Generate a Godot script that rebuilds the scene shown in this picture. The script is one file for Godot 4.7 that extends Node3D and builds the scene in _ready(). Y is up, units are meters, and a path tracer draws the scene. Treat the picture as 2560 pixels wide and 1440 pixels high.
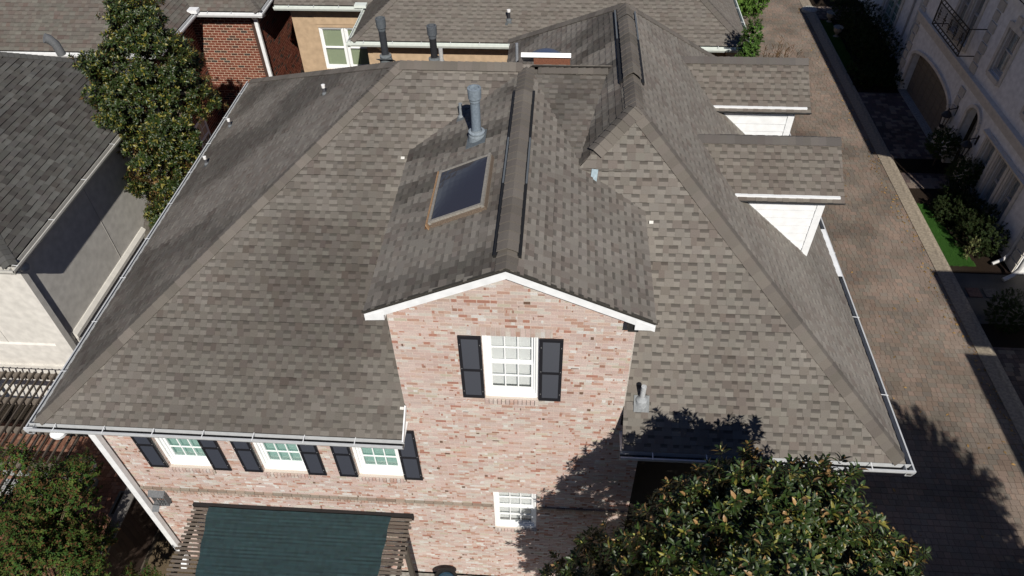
extends Node3D
# A hipped shingle roof seen from a drone: brick house in the middle, neighbours round it, a paved drive on the right.

const CAM := Vector3(0.9486, 17.4885, 6.9982)
const SUN := Vector3(-0.20, -0.672, -0.713)      # the way sunlight travels
var rng := RandomNumberGenerator.new()
var M := {}
var off := {}           # where each node's own origin lies in the world
var used := {}          # names taken at the top level
var cam_inv: Transform3D
var shared := {}
var noise := FastNoiseLite.new()

# ------------------------------------------------------------------ mesh collecting
class MB:
	var v := PackedVector3Array()
	var n := PackedVector3Array()
	var c := PackedColorArray()
	func tri(a: Vector3, b: Vector3, d: Vector3, col: Color) -> void:
		var nn := (b - a).cross(d - a).normalized()
		v.append(a); v.append(d); v.append(b)
		n.append(nn); n.append(nn); n.append(nn)
		c.append(col); c.append(col); c.append(col)
	func tric(a: Vector3, b: Vector3, d: Vector3, ca: Color, cb: Color, cd: Color) -> void:
		var nn := (b - a).cross(d - a).normalized()
		v.append(a); v.append(d); v.append(b)
		n.append(nn); n.append(nn); n.append(nn)
		c.append(ca); c.append(cd); c.append(cb)
	func quad(a: Vector3, b: Vector3, d: Vector3, e: Vector3, col: Color) -> void:
		tri(a, b, d, col); tri(a, d, e, col)
	func trin(a: Vector3, b: Vector3, d: Vector3, na: Vector3, nb: Vector3, nd: Vector3, col: Color) -> void:
		v.append(a); v.append(d); v.append(b)
		n.append(na); n.append(nd); n.append(nb)
		c.append(col); c.append(col); c.append(col)
	func quadn(a: Vector3, b: Vector3, d: Vector3, e: Vector3, na: Vector3, nb: Vector3, nd: Vector3, ne: Vector3, col: Color) -> void:
		trin(a, b, d, na, nb, nd, col); trin(a, d, e, na, nd, ne, col)
	func box(at: Vector3, s: Vector3, col: Color, b := Basis()) -> void:
		var x := b.x * s.x * 0.5; var y := b.y * s.y * 0.5; var z := b.z * s.z * 0.5
		quad(at - x - y + z, at + x - y + z, at + x + y + z, at - x + y + z, col)
		quad(at + x - y - z, at - x - y - z, at - x + y - z, at + x + y - z, col)
		quad(at + x - y + z, at + x - y - z, at + x + y - z, at + x + y + z, col)
		quad(at - x - y - z, at - x - y + z, at - x + y + z, at - x + y - z, col)
		quad(at - x + y + z, at + x + y + z, at + x + y - z, at - x + y - z, col)
		quad(at - x - y - z, at + x - y - z, at + x - y + z, at - x - y + z, col)
	func span(a: Vector3, b: Vector3, col: Color) -> void:       # a box between two corners
		box((a + b) * 0.5, (b - a).abs(), col)
	func bar(a: Vector3, b: Vector3, w: float, h: float, col: Color, up := Vector3.UP) -> void:
		var z := (b - a).normalized()
		var x := up.cross(z)
		if x.length() < 0.01: x = Vector3.RIGHT.cross(z)
		x = x.normalized()
		box((a + b) * 0.5, Vector3(w, h, a.distance_to(b)), col, Basis(x, z.cross(x), z))
	func tube(p: Array, r: Array, sides: int, col: Color, caps := true) -> void:
		var rings := []
		for i in p.size():
			var t: Vector3 = (p[mini(i + 1, p.size() - 1)] - p[maxi(i - 1, 0)]).normalized()
			var x := t.cross(Vector3(0.31, 0.17, 0.94)).normalized()
			var y := t.cross(x)
			var ring := []
			for k in sides:
				var a := TAU * k / sides
				ring.append(x * cos(a) + y * sin(a))
			rings.append(ring)
		for i in p.size() - 1:
			for k in sides:
				var m := (k + 1) % sides
				var na: Vector3 = rings[i][k]; var nb: Vector3 = rings[i][m]
				var nc: Vector3 = rings[i + 1][m]; var nd: Vector3 = rings[i + 1][k]
				quadn(p[i] + na * r[i], p[i] + nb * r[i], p[i + 1] + nc * r[i + 1], p[i + 1] + nd * r[i + 1], na, nb, nc, nd, col)
		if caps:
			for k in sides:
				var m := (k + 1) % sides
				tri(p[0], p[0] + rings[0][m] * r[0], p[0] + rings[0][k] * r[0], col)
				var l: int = p.size() - 1
				tri(p[l], p[l] + rings[l][k] * r[l], p[l] + rings[l][m] * r[l], col)
	func lathe(at: Vector3, prof: Array, sides: int, col: Color) -> void:   # prof: Vector2(radius, height), from the bottom up
		for i in prof.size() - 1:
			var d: Vector2 = prof[i + 1] - prof[i]
			var nr := Vector2(d.y, -d.x).normalized()
			for k in sides:
				var a := TAU * k / sides; var b := TAU * (k + 1) / sides
				var da := Vector3(cos(a), 0, -sin(a)); var db := Vector3(cos(b), 0, -sin(b))
				var na := da * nr.x + Vector3.UP * nr.y; var nb := db * nr.x + Vector3.UP * nr.y
				var y0: float = prof[i].y; var y1: float = prof[i + 1].y
				var r0: float = prof[i].x; var r1: float = prof[i + 1].x
				quadn(at + da * r0 + Vector3(0, y0, 0), at + db * r0 + Vector3(0, y0, 0), at + db * r1 + Vector3(0, y1, 0), at + da * r1 + Vector3(0, y1, 0), na, nb, nb, na, col)
	func sweep(prof: PackedVector2Array, a: Vector3, b: Vector3, right: Vector3, up: Vector3, col: Color) -> void:   # a closed section from a to b
		var pr := prof
		var along := (b - a).normalized()
		if Geometry2D.is_polygon_clockwise(pr) == (right.cross(up).dot(along) > 0.0): pr.reverse()
		var k := pr.size()
		for i in k:
			var p := pr[i]; var q := pr[(i + 1) % k]
			var pa := a + right * p.x + up * p.y; var qa := a + right * q.x + up * q.y
			var pb := b + right * p.x + up * p.y; var qb := b + right * q.x + up * q.y
			quad(qa, pa, pb, qb, col)
		var t := Geometry2D.triangulate_polygon(pr)
		for i in range(0, t.size(), 3):
			var x := pr[t[i]]; var y := pr[t[i + 1]]; var z := pr[t[i + 2]]
			for e in [a, b]:
				var p0: Vector3 = e + right * x.x + up * x.y; var p1: Vector3 = e + right * y.x + up * y.y; var p2: Vector3 = e + right * z.x + up * z.y
				var out := -along if e == a else along
				if (p1 - p0).cross(p2 - p0).dot(out) > 0: tri(p0, p1, p2, col)
				else: tri(p0, p2, p1, col)
	func slab(pts: Array, thick: float, col: Color) -> void:      # a flat polygon, counter-clockwise seen from its good side, with thickness below
		var nn := Vector3.ZERO
		for i in pts.size(): nn += pts[i].cross(pts[(i + 1) % pts.size()])
		nn = nn.normalized()
		var w := (Vector3.UP - nn * nn.y)
		if w.length() < 0.01: w = Vector3(0, 0, -1)
		w = w.normalized()
		var u := w.cross(nn)
		var flat := PackedVector2Array()
		for p in pts: flat.append(Vector2((p - pts[0]).dot(u), (p - pts[0]).dot(w)))
		var t := Geometry2D.triangulate_polygon(flat)
		var dn := nn * thick
		for i in range(0, t.size(), 3):
			var a: Vector3 = pts[t[i]]; var b: Vector3 = pts[t[i + 1]]; var d: Vector3 = pts[t[i + 2]]
			if (b - a).cross(d - a).dot(nn) < 0:
				var s := b; b = d; d = s
			tri(a, b, d, col); tri(a - dn, d - dn, b - dn, col)
		for i in pts.size():
			var a: Vector3 = pts[i]; var b: Vector3 = pts[(i + 1) % pts.size()]
			quad(b, a, a - dn, b - dn, col)
	func leaf(at: Vector3, dir: Vector3, up: Vector3, ln: float, wd: float, top: Color, under: Color) -> void:
		var s := dir.cross(up).normalized() * wd * 0.5
		var nn := s.cross(dir).normalized()
		var tip := at + dir * ln - nn * ln * 0.10
		var m1 := at + dir * ln * 0.36 + nn * ln * 0.03
		var m2 := at + dir * ln * 0.72 + nn * ln * 0.0
		var l1 := m1 - s + nn * ln * 0.05; var r1 := m1 + s + nn * ln * 0.05
		var l2 := m2 - s * 0.78 + nn * ln * 0.04; var r2 := m2 + s * 0.78 + nn * ln * 0.04
		tri(at, r1, m1, top); tri(at, m1, l1, top)
		quad(m1, r1, r2, m2, top); quad(l1, m1, m2, l2, top)
		tri(m2, r2, tip, top); tri(m2, tip, l2, top)
		if under.a > 0.5:
			var o := nn * -0.003
			tri(at + o, m1 + o, r1 + o, under); tri(at + o, l1 + o, m1 + o, under)
			quad(m2 + o, r2 + o, r1 + o, m1 + o, under); quad(l2 + o, m2 + o, m1 + o, l1 + o, under)
			tri(m2 + o, tip + o, r2 + o, under); tri(m2 + o, l2 + o, tip + o, under)
	func add(o: MB) -> void:
		v.append_array(o.v); n.append_array(o.n); c.append_array(o.c)
	func move(d: Vector3) -> void:
		for i in v.size(): v[i] += d
	func mesh(mat: Material) -> ArrayMesh:
		for i in c.size():
			if c[i].a != 1.0: c[i] = Color(c[i].r, c[i].g, c[i].b, 1.0)
		var a := []
		a.resize(Mesh.ARRAY_MAX)
		a[Mesh.ARRAY_VERTEX] = v; a[Mesh.ARRAY_NORMAL] = n; a[Mesh.ARRAY_COLOR] = c
		var m := ArrayMesh.new()
		m.add_surface_from_arrays(Mesh.PRIMITIVE_TRIANGLES, a)
		m.surface_set_material(0, mat)
		return m

# ------------------------------------------------------------------ the scene tree
func numbered(called: String) -> String:
	var k: int = used.get(called, 0)
	used[called] = k + 1
	return called if k == 0 else "%s_%03d" % [called, k]

func metas(o: Node, label: String, category: String, group := "", kind := "") -> void:
	if label: o.set_meta("label", label)
	if category: o.set_meta("category", category)
	if group: o.set_meta("group", group)
	if kind: o.set_meta("kind", kind)

func thing(called: String, label: String, category: String, at := Vector3.ZERO, group := "") -> Node3D:
	var o := Node3D.new()
	o.name = numbered(called)
	add_child(o)
	o.position = at
	off[o] = at
	metas(o, label, category, group)
	return o

func hang(o: Node3D, called: String, parent: Node3D, at: Vector3) -> void:
	var k: int = parent.get_meta("_n_" + called, 0) if parent.has_meta("_n_" + called) else 0
	parent.set_meta("_n_" + called, k + 1)
	o.name = called if k == 0 else "%s_%03d" % [called, k]
	parent.add_child(o)
	o.position = at - off[parent]
	off[o] = at

func part(called: String, parent: Node3D, mb: MB, mat: String, kind := "") -> MeshInstance3D:
	var o := MeshInstance3D.new()
	o.mesh = mb.mesh(M[mat])
	hang(o, called, parent, Vector3.ZERO if parent.rotation == Vector3.ZERO else off[parent])
	if kind: o.set_meta("kind", kind)
	return o

func solo(called: String, mb: MB, mat: String, label: String, category: String, group := "", kind := "") -> MeshInstance3D:
	var o := MeshInstance3D.new()
	o.mesh = mb.mesh(M[mat])
	o.name = numbered(called)
	add_child(o)
	off[o] = Vector3.ZERO
	metas(o, label, category, group, kind)
	return o

func copy_of(o: Node3D, base: String, at: Vector3, turn: float, size: float, label: String) -> Node3D:
	var d: Node3D = o.duplicate()
	d.name = numbered(base)
	add_child(d)
	d.position = at
	d.rotation.y = turn
	d.scale = Vector3.ONE * size
	off[d] = at
	d.set_meta("label", label)
	return d

func strip_counts(o: Node) -> void:
	for k in o.get_meta_list():
		if k.begins_with("_n_"): o.remove_meta(k)
	for ch in o.get_children(): strip_counts(ch)

# ------------------------------------------------------------------ pieces laid on a plane
func plane_of(pts: Array) -> Dictionary:
	var nn := Vector3.ZERO
	for i in pts.size(): nn += pts[i].cross(pts[(i + 1) % pts.size()])
	nn = nn.normalized()
	if nn.y < -0.001: nn = -nn
	var w := (Vector3.UP - nn * nn.y).normalized()
	return frame(pts[0], w.cross(nn), w, pts)

func frame(o: Vector3, u: Vector3, w: Vector3, pts := []) -> Dictionary:
	var poly := PackedVector2Array()
	for p in pts: poly.append(Vector2((p - o).dot(u), (p - o).dot(w)))
	return {"o": o, "u": u, "w": w, "n": u.cross(w), "poly": poly}

func at_plane(f: Dictionary, u: float, w: float, h := 0.0) -> Vector3:
	return f.o + f.u * u + f.w * w + f.n * h

func worth(p: Vector3, nn: Vector3, area: float) -> float:     # how large it shows in the picture
	var q := cam_inv * p
	if q.z > -1.0: return 0.0
	if absf(q.x / q.z) > 0.706 or absf(q.y / q.z) > 0.397: return 0.0
	var d := CAM - p
	return area * maxf(0.0, nn.dot(d.normalized())) / d.length_squared()

# subs: [[u0, u1, w0, w1, colour below, colour above], ...] all on one piece that slopes from height lo to height hi
func lay(list: Array, f: Dictionary, subs: Array, lo: float, hi: float, holes: Array, key := "") -> void:
	var u0 := INF; var u1 := -INF; var w0 := INF; var w1 := -INF
	for s in subs:
		u0 = minf(u0, s[0]); u1 = maxf(u1, s[1]); w0 = minf(w0, s[2]); w1 = maxf(w1, s[3])
	var poly: PackedVector2Array = f.poly
	var whole := true
	for p in [Vector2(u0, w0), Vector2(u1, w0), Vector2(u1, w1), Vector2(u0, w1)]:
		if not Geometry2D.is_point_in_polygon(p, poly): whole = false
	var bb := Rect2(u0, w0, u1 - u0, w1 - w0)
	var near := []
	for h in holes:
		if bb.intersects(h): near.append(h)
	var cu := (u0 + u1) * 0.5; var cw := (w0 + w1) * 0.5
	var out := []
	var area := 0.0
	for s in subs:
		var r := PackedVector2Array([Vector2(s[0], s[2]), Vector2(s[1], s[2]), Vector2(s[1], s[3]), Vector2(s[0], s[3])])
		var polys := [r]
		if not whole: polys = Geometry2D.intersect_polygons(r, poly)
		for h in near:
			var hp := PackedVector2Array([h.position, Vector2(h.end.x, h.position.y), h.end, Vector2(h.position.x, h.end.y)])
			var nx := []
			for q in polys: nx.append_array(Geometry2D.clip_polygons(q, hp))
			polys = nx
		for q in polys:
			if q.size() < 3: continue
			if Geometry2D.is_polygon_clockwise(q): q.reverse()
			var lp := PackedVector2Array()
			var x0 := INF; var x1 := -INF; var y0 := INF; var y1 := -INF
			for p in q:
				lp.append(p - Vector2(cu, cw))
				x0 = minf(x0, p.x); x1 = maxf(x1, p.x); y0 = minf(y0, p.y); y1 = maxf(y1, p.y)
			if (x1 - x0) < 0.012 or (y1 - y0) < 0.008: continue
			area += (x1 - x0) * (y1 - y0)
			out.append([lp, s[4], s[5], s[2] - cw, s[3] - cw])
	if out.is_empty(): return
	list.append([worth(at_plane(f, cu, cw), f.n, area), f, cu, cw, w0 - cw, w1 - cw, lo, hi, out, key if whole and near.is_empty() else ""])

func piece_into(mb: MB, rec: Array, o: Vector3, u: Vector3, w: Vector3, nn: Vector3) -> void:
	var w0: float = rec[4]; var w1: float = rec[5]; var lo: float = rec[6]; var hi: float = rec[7]
	for s in rec[8]:
		var lp: PackedVector2Array = s[0]
		var ca: Color = s[1]; var cb: Color = s[2]
		var k := lp.size()
		var top := PackedVector3Array(); var base := PackedVector3Array(); var cols := PackedColorArray()
		for p in lp:
			var b := o + u * p.x + w * p.y
			var t := clampf((p.y - w0) / (w1 - w0), 0.0, 1.0)
			top.append(b + nn * lerpf(lo, hi, t))
			base.append(b - nn * 0.006)
			cols.append(ca.lerp(cb, clampf((p.y - s[3]) / maxf(0.001, s[4] - s[3]), 0, 1)))
		for i in range(1, k - 1): mb.tric(top[0], top[i], top[i + 1], cols[0], cols[i], cols[i + 1])
		for i in k:
			var j := (i + 1) % k
			mb.tric(base[i], base[j], top[j], cols[i], cols[j], cols[j]); mb.tric(base[i], top[j], top[i], cols[i], cols[j], cols[i])

func finish(list: Array, called: String, parent: Node3D, mat: String, rest: String, most := 300) -> void:
	list.sort_custom(func(a, b): return a[0] > b[0])
	var mb := MB.new()
	for i in list.size():
		var r: Array = list[i]
		var f: Dictionary = r[1]
		if i < most and r[0] > 0.0:
			var m: ArrayMesh
			if r[9] != "" and shared.has(r[9]): m = shared[r[9]]
			else:
				var one := MB.new()
				piece_into(one, r, Vector3.ZERO, Vector3.RIGHT, Vector3(0, 0, -1), Vector3.UP)
				m = one.mesh(M[mat])
				if r[9] != "": shared[r[9]] = m
			var o := MeshInstance3D.new()
			o.mesh = m
			hang(o, called, parent, at_plane(f, r[2], r[3]))
			o.basis = Basis(f.u, f.n, -f.w)
		else: piece_into(mb, r, at_plane(f, r[2], r[3]), f.u, f.w, f.n)
	if mb.v.size() > 0: part(rest, parent, mb, mat, "stuff")

func finish_built(list: Array, called: String, parent: Node3D, mat: String, rest: String, most := 300) -> void:
	list.sort_custom(func(a, b): return a[0] > b[0])
	var mb := MB.new()
	for i in list.size():
		var q: MB = list[i][1]
		if i < most and (list[i][0] > 0.0 or list.size() <= most):
			var ctr := (q.v[0] + q.v[q.v.size() / 2]) * 0.5
			q.move(-ctr)
			var o := MeshInstance3D.new()
			o.mesh = q.mesh(M[mat])
			hang(o, called, parent, ctr)
		else: mb.add(q)
	if mb.v.size() > 0: part(rest, parent, mb, mat, "stuff")

# laminated shingles: thick tabs beside cut-outs whose upper half carries the darker band of granules printed on it
func shingles(list: Array, f: Dictionary, st: Dictionary, holes := []) -> void:
	var u0 := INF; var u1 := -INF; var w1 := 0.0
	for p in f.poly:
		u0 = minf(u0, p.x); u1 = maxf(u1, p.x); w1 = maxf(w1, p.y)
	var e := 0.143
	var rows := int(ceil(w1 / e))
	var base: Color = st.base; var warm: Color = st.warm; var dark: float = st.band
	for r in rows:
		var w := r * e
		var u := u0 - rng.randf() * 0.3
		var strip := 0.0
		var tone := 0.0
		var rw := rng.randf_range(-0.004, 0.004)
		while u < u1:
			if u > strip:
				strip = u + rng.randf_range(0.5, 1.0)
				tone = rng.randf_range(-0.06, 0.06)
			var wt := snappedf(rng.randf_range(0.085, 0.17) * st.wide, 0.02)
			var wc := snappedf(rng.randf_range(0.09, 0.16) * st.wide, 0.02)
			var mix := clampf(rng.randfn(st.mix, 0.30), 0.0, 1.0)
			mix = snappedf(mix, 0.25)
			var tn := snappedf(1.0 + tone + rng.randf_range(-0.05, 0.05) * st.vary, 0.05)
			var sn: float = snappedf(st.stain.call(u, w), 0.06) if st.has("stain") else 1.0
			var ct := base.lerp(warm, mix) * tn * sn
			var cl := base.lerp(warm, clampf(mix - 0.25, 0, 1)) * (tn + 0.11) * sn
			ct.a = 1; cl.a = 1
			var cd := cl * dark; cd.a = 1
			var kk := "%s%d_%d_%d_%d" % [st.name, int(wt * 100), int(mix * 4), int(tn * 100), int(sn * 100)]
			var jw := rw + snappedf(rng.randf_range(-0.004, 0.004), 0.002)
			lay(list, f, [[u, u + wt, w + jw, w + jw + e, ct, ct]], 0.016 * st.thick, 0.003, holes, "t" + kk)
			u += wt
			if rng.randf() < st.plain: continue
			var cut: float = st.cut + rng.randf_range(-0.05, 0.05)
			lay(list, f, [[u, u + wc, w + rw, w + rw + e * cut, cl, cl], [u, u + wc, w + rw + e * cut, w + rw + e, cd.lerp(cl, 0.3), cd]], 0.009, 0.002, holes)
			u += wc

func caps(list: Array, a: Vector3, b: Vector3, n1: Vector3, n2: Vector3, col: Color, half := 0.16, lift := 0.0, step := 0.143) -> void:
	var t := (b - a).normalized()
	var d1 := t.cross(n1); var d2 := n2.cross(t)
	if d1.dot(n2) > 0: d1 = -d1      # away from the ridge, down each slope
	if d2.dot(n1) > 0: d2 = -d2
	var up := (n1 + n2).normalized()
	var ln := a.distance_to(b)
	var k := 0
	var s := 0.0
	var tone := 1.0
	while s < ln:
		if k % 2 == 0: tone = rng.randf_range(0.80, 1.12)
		var cc := col * (tone + rng.randf_range(-0.04, 0.04))
		cc.a = 1
		var e := minf(s + step * 1.35, ln)
		var mb := MB.new()
		var lo := []; var hi := []; var un := []
		for g in 2:
			var p := a + t * (s if g == 0 else e)
			var h := (0.034 if g == 0 else 0.018) + lift
			var arr: Array = lo if g == 0 else hi
			var jit := rng.randf_range(-0.004, 0.004)
			arr.append(p + d1 * (half + jit) + n1 * h)
			arr.append(p + d1 * half * 0.35 + n1 * (h + 0.003) + up * 0.002)
			arr.append(p + up * (h + 0.006))
			arr.append(p + d2 * half * 0.35 + n2 * (h + 0.003) + up * 0.002)
			arr.append(p + d2 * (half + jit) + n2 * h)
		for i in 5: un.append(lo[i] - up * 0.014)
		var flip: bool = (lo[1] - lo[0]).cross(hi[0] - lo[0]).dot(up) < 0
		for i in 4:
			if flip:
				mb.quad(lo[i + 1], lo[i], hi[i], hi[i + 1], cc); mb.quad(un[i + 1], un[i], lo[i], lo[i + 1], cc * 0.9)
			else:
				mb.quad(lo[i], lo[i + 1], hi[i + 1], hi[i], cc); mb.quad(un[i], un[i + 1], lo[i + 1], lo[i], cc * 0.9)
		for i in [0, 4]:
			var d: Vector3 = (n1 if i == 0 else n2) * -0.015
			mb.quad(lo[i], hi[i], hi[i] + d, lo[i] + d, cc)
		list.append([worth((a + t * s), up, 0.05), mb])
		s += step
		k += 1

# old brick in running bond; pal: [[colour, chance], ...]
func pick(pal: Array) -> Color:
	var x := rng.randf()
	for p in pal:
		x -= p[1]
		if x <= 0: return p[0]
	return pal[0][0]

func bricks(list: Array, f: Dictionary, pal: Array, holes: Array, worn: float, len := 0.204, pitch := 0.0677, proud := 0.006) -> void:
	var u0 := INF; var u1 := -INF; var w1 := 0.0; var w0 := INF
	for p in f.poly:
		u0 = minf(u0, p.x); u1 = maxf(u1, p.x); w1 = maxf(w1, p.y); w0 = minf(w0, p.y)
	var rows := int(ceil((w1 - w0) / pitch))
	for r in rows:
		var w := w0 + r * pitch
		var u := u0 - (len * 0.5 if r % 2 else 0.0) - 0.003
		var dw := rng.randf_range(-0.002, 0.002) * (1.0 if worn > 0 else 0.3)
		while u < u1:
			var l := len - 0.011
			var h := proud + rng.randf_range(-0.003, 0.003) * (1.0 if worn > 0 else 0.4)
			var dirt := 1.0
			if worn > 0: dirt = 1.0 + 0.12 * noise.get_noise_2d(u * 26, w * 40) - (0.30 if rng.randf() < 0.5 else 0.12) * soiled(f, u + len * 0.5, w)
			var c := pick(pal) * rng.randf_range(0.94, 1.06) * dirt
			c.a = 1
			var jn := 0.0105 if worn > 0 else 0.017
			var ub := u + 0.005; var wt := w + dw + pitch - jn
			l = len - jn - 0.0005
			if worn > 0 and rng.randf() < worn:
				var c2 := pick(worn_spots) * dirt; c2.a = 1
				var k := rng.randf()
				var a := ub + l * (rng.randf_range(0.0, 0.1) if k < 0.45 else rng.randf_range(0.2, 0.85))
				var b := minf(a + (rng.randf_range(0.015, 0.04) if rng.randf() < 0.4 else rng.randf_range(0.04, 0.13)), ub + l)
				var c3 := c.lerp(pick(pal), 0.5); c3.a = 1
				var wy := lerpf(w + dw, wt, rng.randf_range(0.35, 1.0)) if rng.randf() < 0.6 else wt
				var subs := [[a, b, w + dw, wy, c2, c2]]
				if wt - wy > 0.01: subs.append([a, b, wy, wt, c, c])
				else: subs[0][3] = wt
				if a - ub > 0.012: subs.append([ub, a, w + dw, wt, c, c])
				else:
					for sb in subs: sb[0] = ub
				if ub + l - b > 0.012: subs.append([b, ub + l, w + dw, wt, c3, c3])
				lay(list, f, subs, h, h, holes)
			else: lay(list, f, [[ub, ub + l, w + dw, wt, c, c]], h, h, holes)
			u += len

var worn_spots := [[Color(0.54, 0.28, 0.21), 0.30], [Color(0.42, 0.24, 0.18), 0.2], [Color(0.61, 0.40, 0.32), 0.24], [Color(0.84, 0.82, 0.79), 0.2], [Color(0.22, 0.14, 0.10), 0.06]]

func soiled(f: Dictionary, u: float, w: float) -> float:     # damp stains under the sills and the belt course
	if absf(f.n.z) < 0.9: return 0.0
	var p: Vector3 = f.o + f.u * u + f.w * w
	var q := 0.0
	for d in [[-0.17, 0.75, 7.20, 0.35], [-0.15, 0.75, 2.46, 0.4], [0.8, 2.6, 3.52, 0.45], [-3.0, -0.3, 3.40, 0.3]]:
		if p.x > d[0] - 0.05 and p.x < d[1] + 0.05 and p.y < d[2] and p.y > d[2] - d[3]: q = maxf(q, 1.0 - (d[2] - p.y) / d[3])
	return q * (0.7 + 0.6 * noise.get_noise_2d(p.x * 160, p.y * 20))

# bricks stood on end, with joints of mortar between them
func soldier(list: Array, f: Dictionary, u0: float, u1: float, w0: float, w1: float, pal: Array, step: float, proud: float) -> void:
	var u := u0
	while u < u1 - 0.02:
		var c := pick(pal) * rng.randf_range(0.85, 1.1)
		c.a = 1
		var c2 := c.lerp(pick(pal), 0.5); c2.a = 1
		var e := minf(u + step - 0.010, u1)
		var m := lerpf(w0, w1, rng.randf_range(0.3, 0.7))
		var h := proud + rng.randf_range(-0.003, 0.003)
		lay(list, f, [[u, e, w0, m, c, c], [u, e, m, w1, c2, c2]], h, h, [])
		u += step

# ------------------------------------------------------------------ materials
func grain(freq: float, lo: float, hi: float, seed_: int, size := 512, oct := 3) -> NoiseTexture2D:
	var nz := FastNoiseLite.new()
	nz.noise_type = FastNoiseLite.TYPE_SIMPLEX_SMOOTH
	nz.frequency = freq; nz.seed = seed_; nz.fractal_octaves = oct
	var t := NoiseTexture2D.new()
	t.noise = nz; t.width = size; t.height = size; t.seamless = true
	var g := Gradient.new()
	g.set_color(0, Color(lo, lo, lo)); g.set_color(1, Color(hi, hi, hi))
	t.color_ramp = g
	return t

func mat(called: String, rough: float, tex: Texture2D = null, scale := 1.0, relief := 0.0, spec := 0.5, metal := 0.0) -> StandardMaterial3D:
	var m := StandardMaterial3D.new()
	m.vertex_color_use_as_albedo = true
	m.roughness = rough
	m.metallic_specular = spec
	m.metallic = metal
	if tex:
		m.albedo_texture = tex
		m.uv1_triplanar = true
		m.uv1_world_triplanar = true
		m.uv1_scale = Vector3.ONE * scale
		if relief > 0:
			m.heightmap_enabled = true
			m.heightmap_texture = tex
			m.heightmap_scale = relief
	M[called] = m
	return m

func make_materials() -> void:
	mat("shingle", 0.95, grain(0.16, 0.62, 1.0, 3), 1.3, 0.25, 0.3)
	mat("brick", 0.93, grain(0.09, 0.66, 1.0, 5), 1.4, 0.2, 0.3)
	mat("mortar", 0.96, grain(0.12, 0.75, 1.0, 6), 1.5, 0.2, 0.2)
	mat("paint", 0.5, grain(0.012, 0.93, 1.0, 7), 0.7)
	mat("vinyl", 0.35)
	mat("metal", 0.68, grain(0.03, 0.78, 1.0, 8), 1.2, 0.0, 0.3, 0.0)
	mat("rust", 0.9, grain(0.06, 0.45, 1.0, 9), 1.6)
	mat("black", 0.55)
	mat("stucco", 0.95, grain(0.008, 0.88, 1.0, 10, 1024, 4), 0.35, 0.0, 0.2)
	mat("wood", 0.85, grain(0.05, 0.6, 1.0, 11), 1.6, 0.2)
	mat("cloth", 0.9, grain(0.25, 0.75, 1.0, 12), 2.0)
	mat("paver", 0.92, grain(0.08, 0.68, 1.0, 13), 0.9, 0.2, 0.3)
	mat("concrete", 0.93, grain(0.03, 0.72, 1.0, 14), 0.55, 0.15, 0.3)
	mat("soil", 1.0, grain(0.05, 0.45, 1.0, 15), 1.0, 0.8, 0.2)
	mat("gravel", 1.0, grain(0.16, 0.35, 1.0, 16), 1.0, 1.0, 0.3)
	var l := mat("leaf", 0.46)
	l.backlight_enabled = true; l.backlight = Color(0.16, 0.2, 0.06)
	var s := mat("small_leaf", 0.75, null, 1.0, 0.0, 0.25)
	s.backlight_enabled = true; s.backlight = Color(0.14, 0.2, 0.05)
	var g := mat("grass", 0.7)
	g.backlight_enabled = true; g.backlight = Color(0.3, 0.4, 0.1)
	mat("bark", 0.95, grain(0.06, 0.55, 1.0, 17), 1.5, 0.5)
	var gl := StandardMaterial3D.new()
	gl.transparency = BaseMaterial3D.TRANSPARENCY_ALPHA
	gl.albedo_color = Color(0.55, 0.6, 0.6, 0.14); gl.roughness = 0.03
	M["glass"] = gl
	var gt := StandardMaterial3D.new()
	gt.transparency = BaseMaterial3D.TRANSPARENCY_ALPHA
	gt.albedo_color = Color(0.50, 0.68, 0.64, 0.30); gt.roughness = 0.04
	M["green_glass"] = gt
	var gs := StandardMaterial3D.new()
	gs.transparency = BaseMaterial3D.TRANSPARENCY_ALPHA
	gs.albedo_color = Color(0.21, 0.215, 0.25, 0.80); gs.roughness = 0.08
	M["smoked"] = gs
	var wa := StandardMaterial3D.new()
	wa.albedo_color = Color(0.16, 0.26, 0.33); wa.roughness = 0.05
	M["water"] = wa

# ------------------------------------------------------------------ shared building parts
func gutter(parent: Node3D, a: Vector3, b: Vector3, outward: Vector3, col: Color, gap := 0.92, downs := true) -> MeshInstance3D:
	var mb := MB.new()
	var p := PackedVector2Array([Vector2(0, -0.005), Vector2(0, -0.135), Vector2(0.105, -0.135), Vector2(0.145, -0.055), Vector2(0.145, 0), Vector2(0.118, 0), Vector2(0.118, -0.008), Vector2(0.136, -0.008), Vector2(0.136, -0.052), Vector2(0.098, -0.122), Vector2(0.010, -0.122), Vector2(0.010, -0.005)])
	mb.sweep(p, a, b, outward, Vector3.UP, col)
	var o := part("gutter", parent, mb, "paint")
	var dm := MB.new()
	dm.sweep(PackedVector2Array([Vector2(0.014, -0.118), Vector2(0.096, -0.118), Vector2(0.100, -0.105), Vector2(0.05, -0.112), Vector2(0.014, -0.10)]), a, b, outward, Vector3.UP, Color(0.13, 0.125, 0.115))
	part("gutter_silt", o, dm, "soil")
	var ln := a.distance_to(b)
	var t := (b - a).normalized()
	var s := gap * 0.6
	while s < ln and gap > 0:
		var h := MB.new()
		h.bar(a + t * s + outward * -0.02 + Vector3(0, 0.022, 0), a + t * s + outward * 0.155 + Vector3(0, 0.004, 0), 0.016, 0.005, Color(0.7, 0.72, 0.74))
		part("gutter_strap", o, h, "paint")
		s += gap
	return o

func downpipe(parent: Node3D, pts: Array, w: float, d: float, col: Color) -> void:
	var mb := MB.new()
	for i in pts.size() - 1: mb.bar(pts[i], pts[i + 1], w, d, col, Vector3.BACK)
	part("downspout", parent, mb, "paint")

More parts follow.
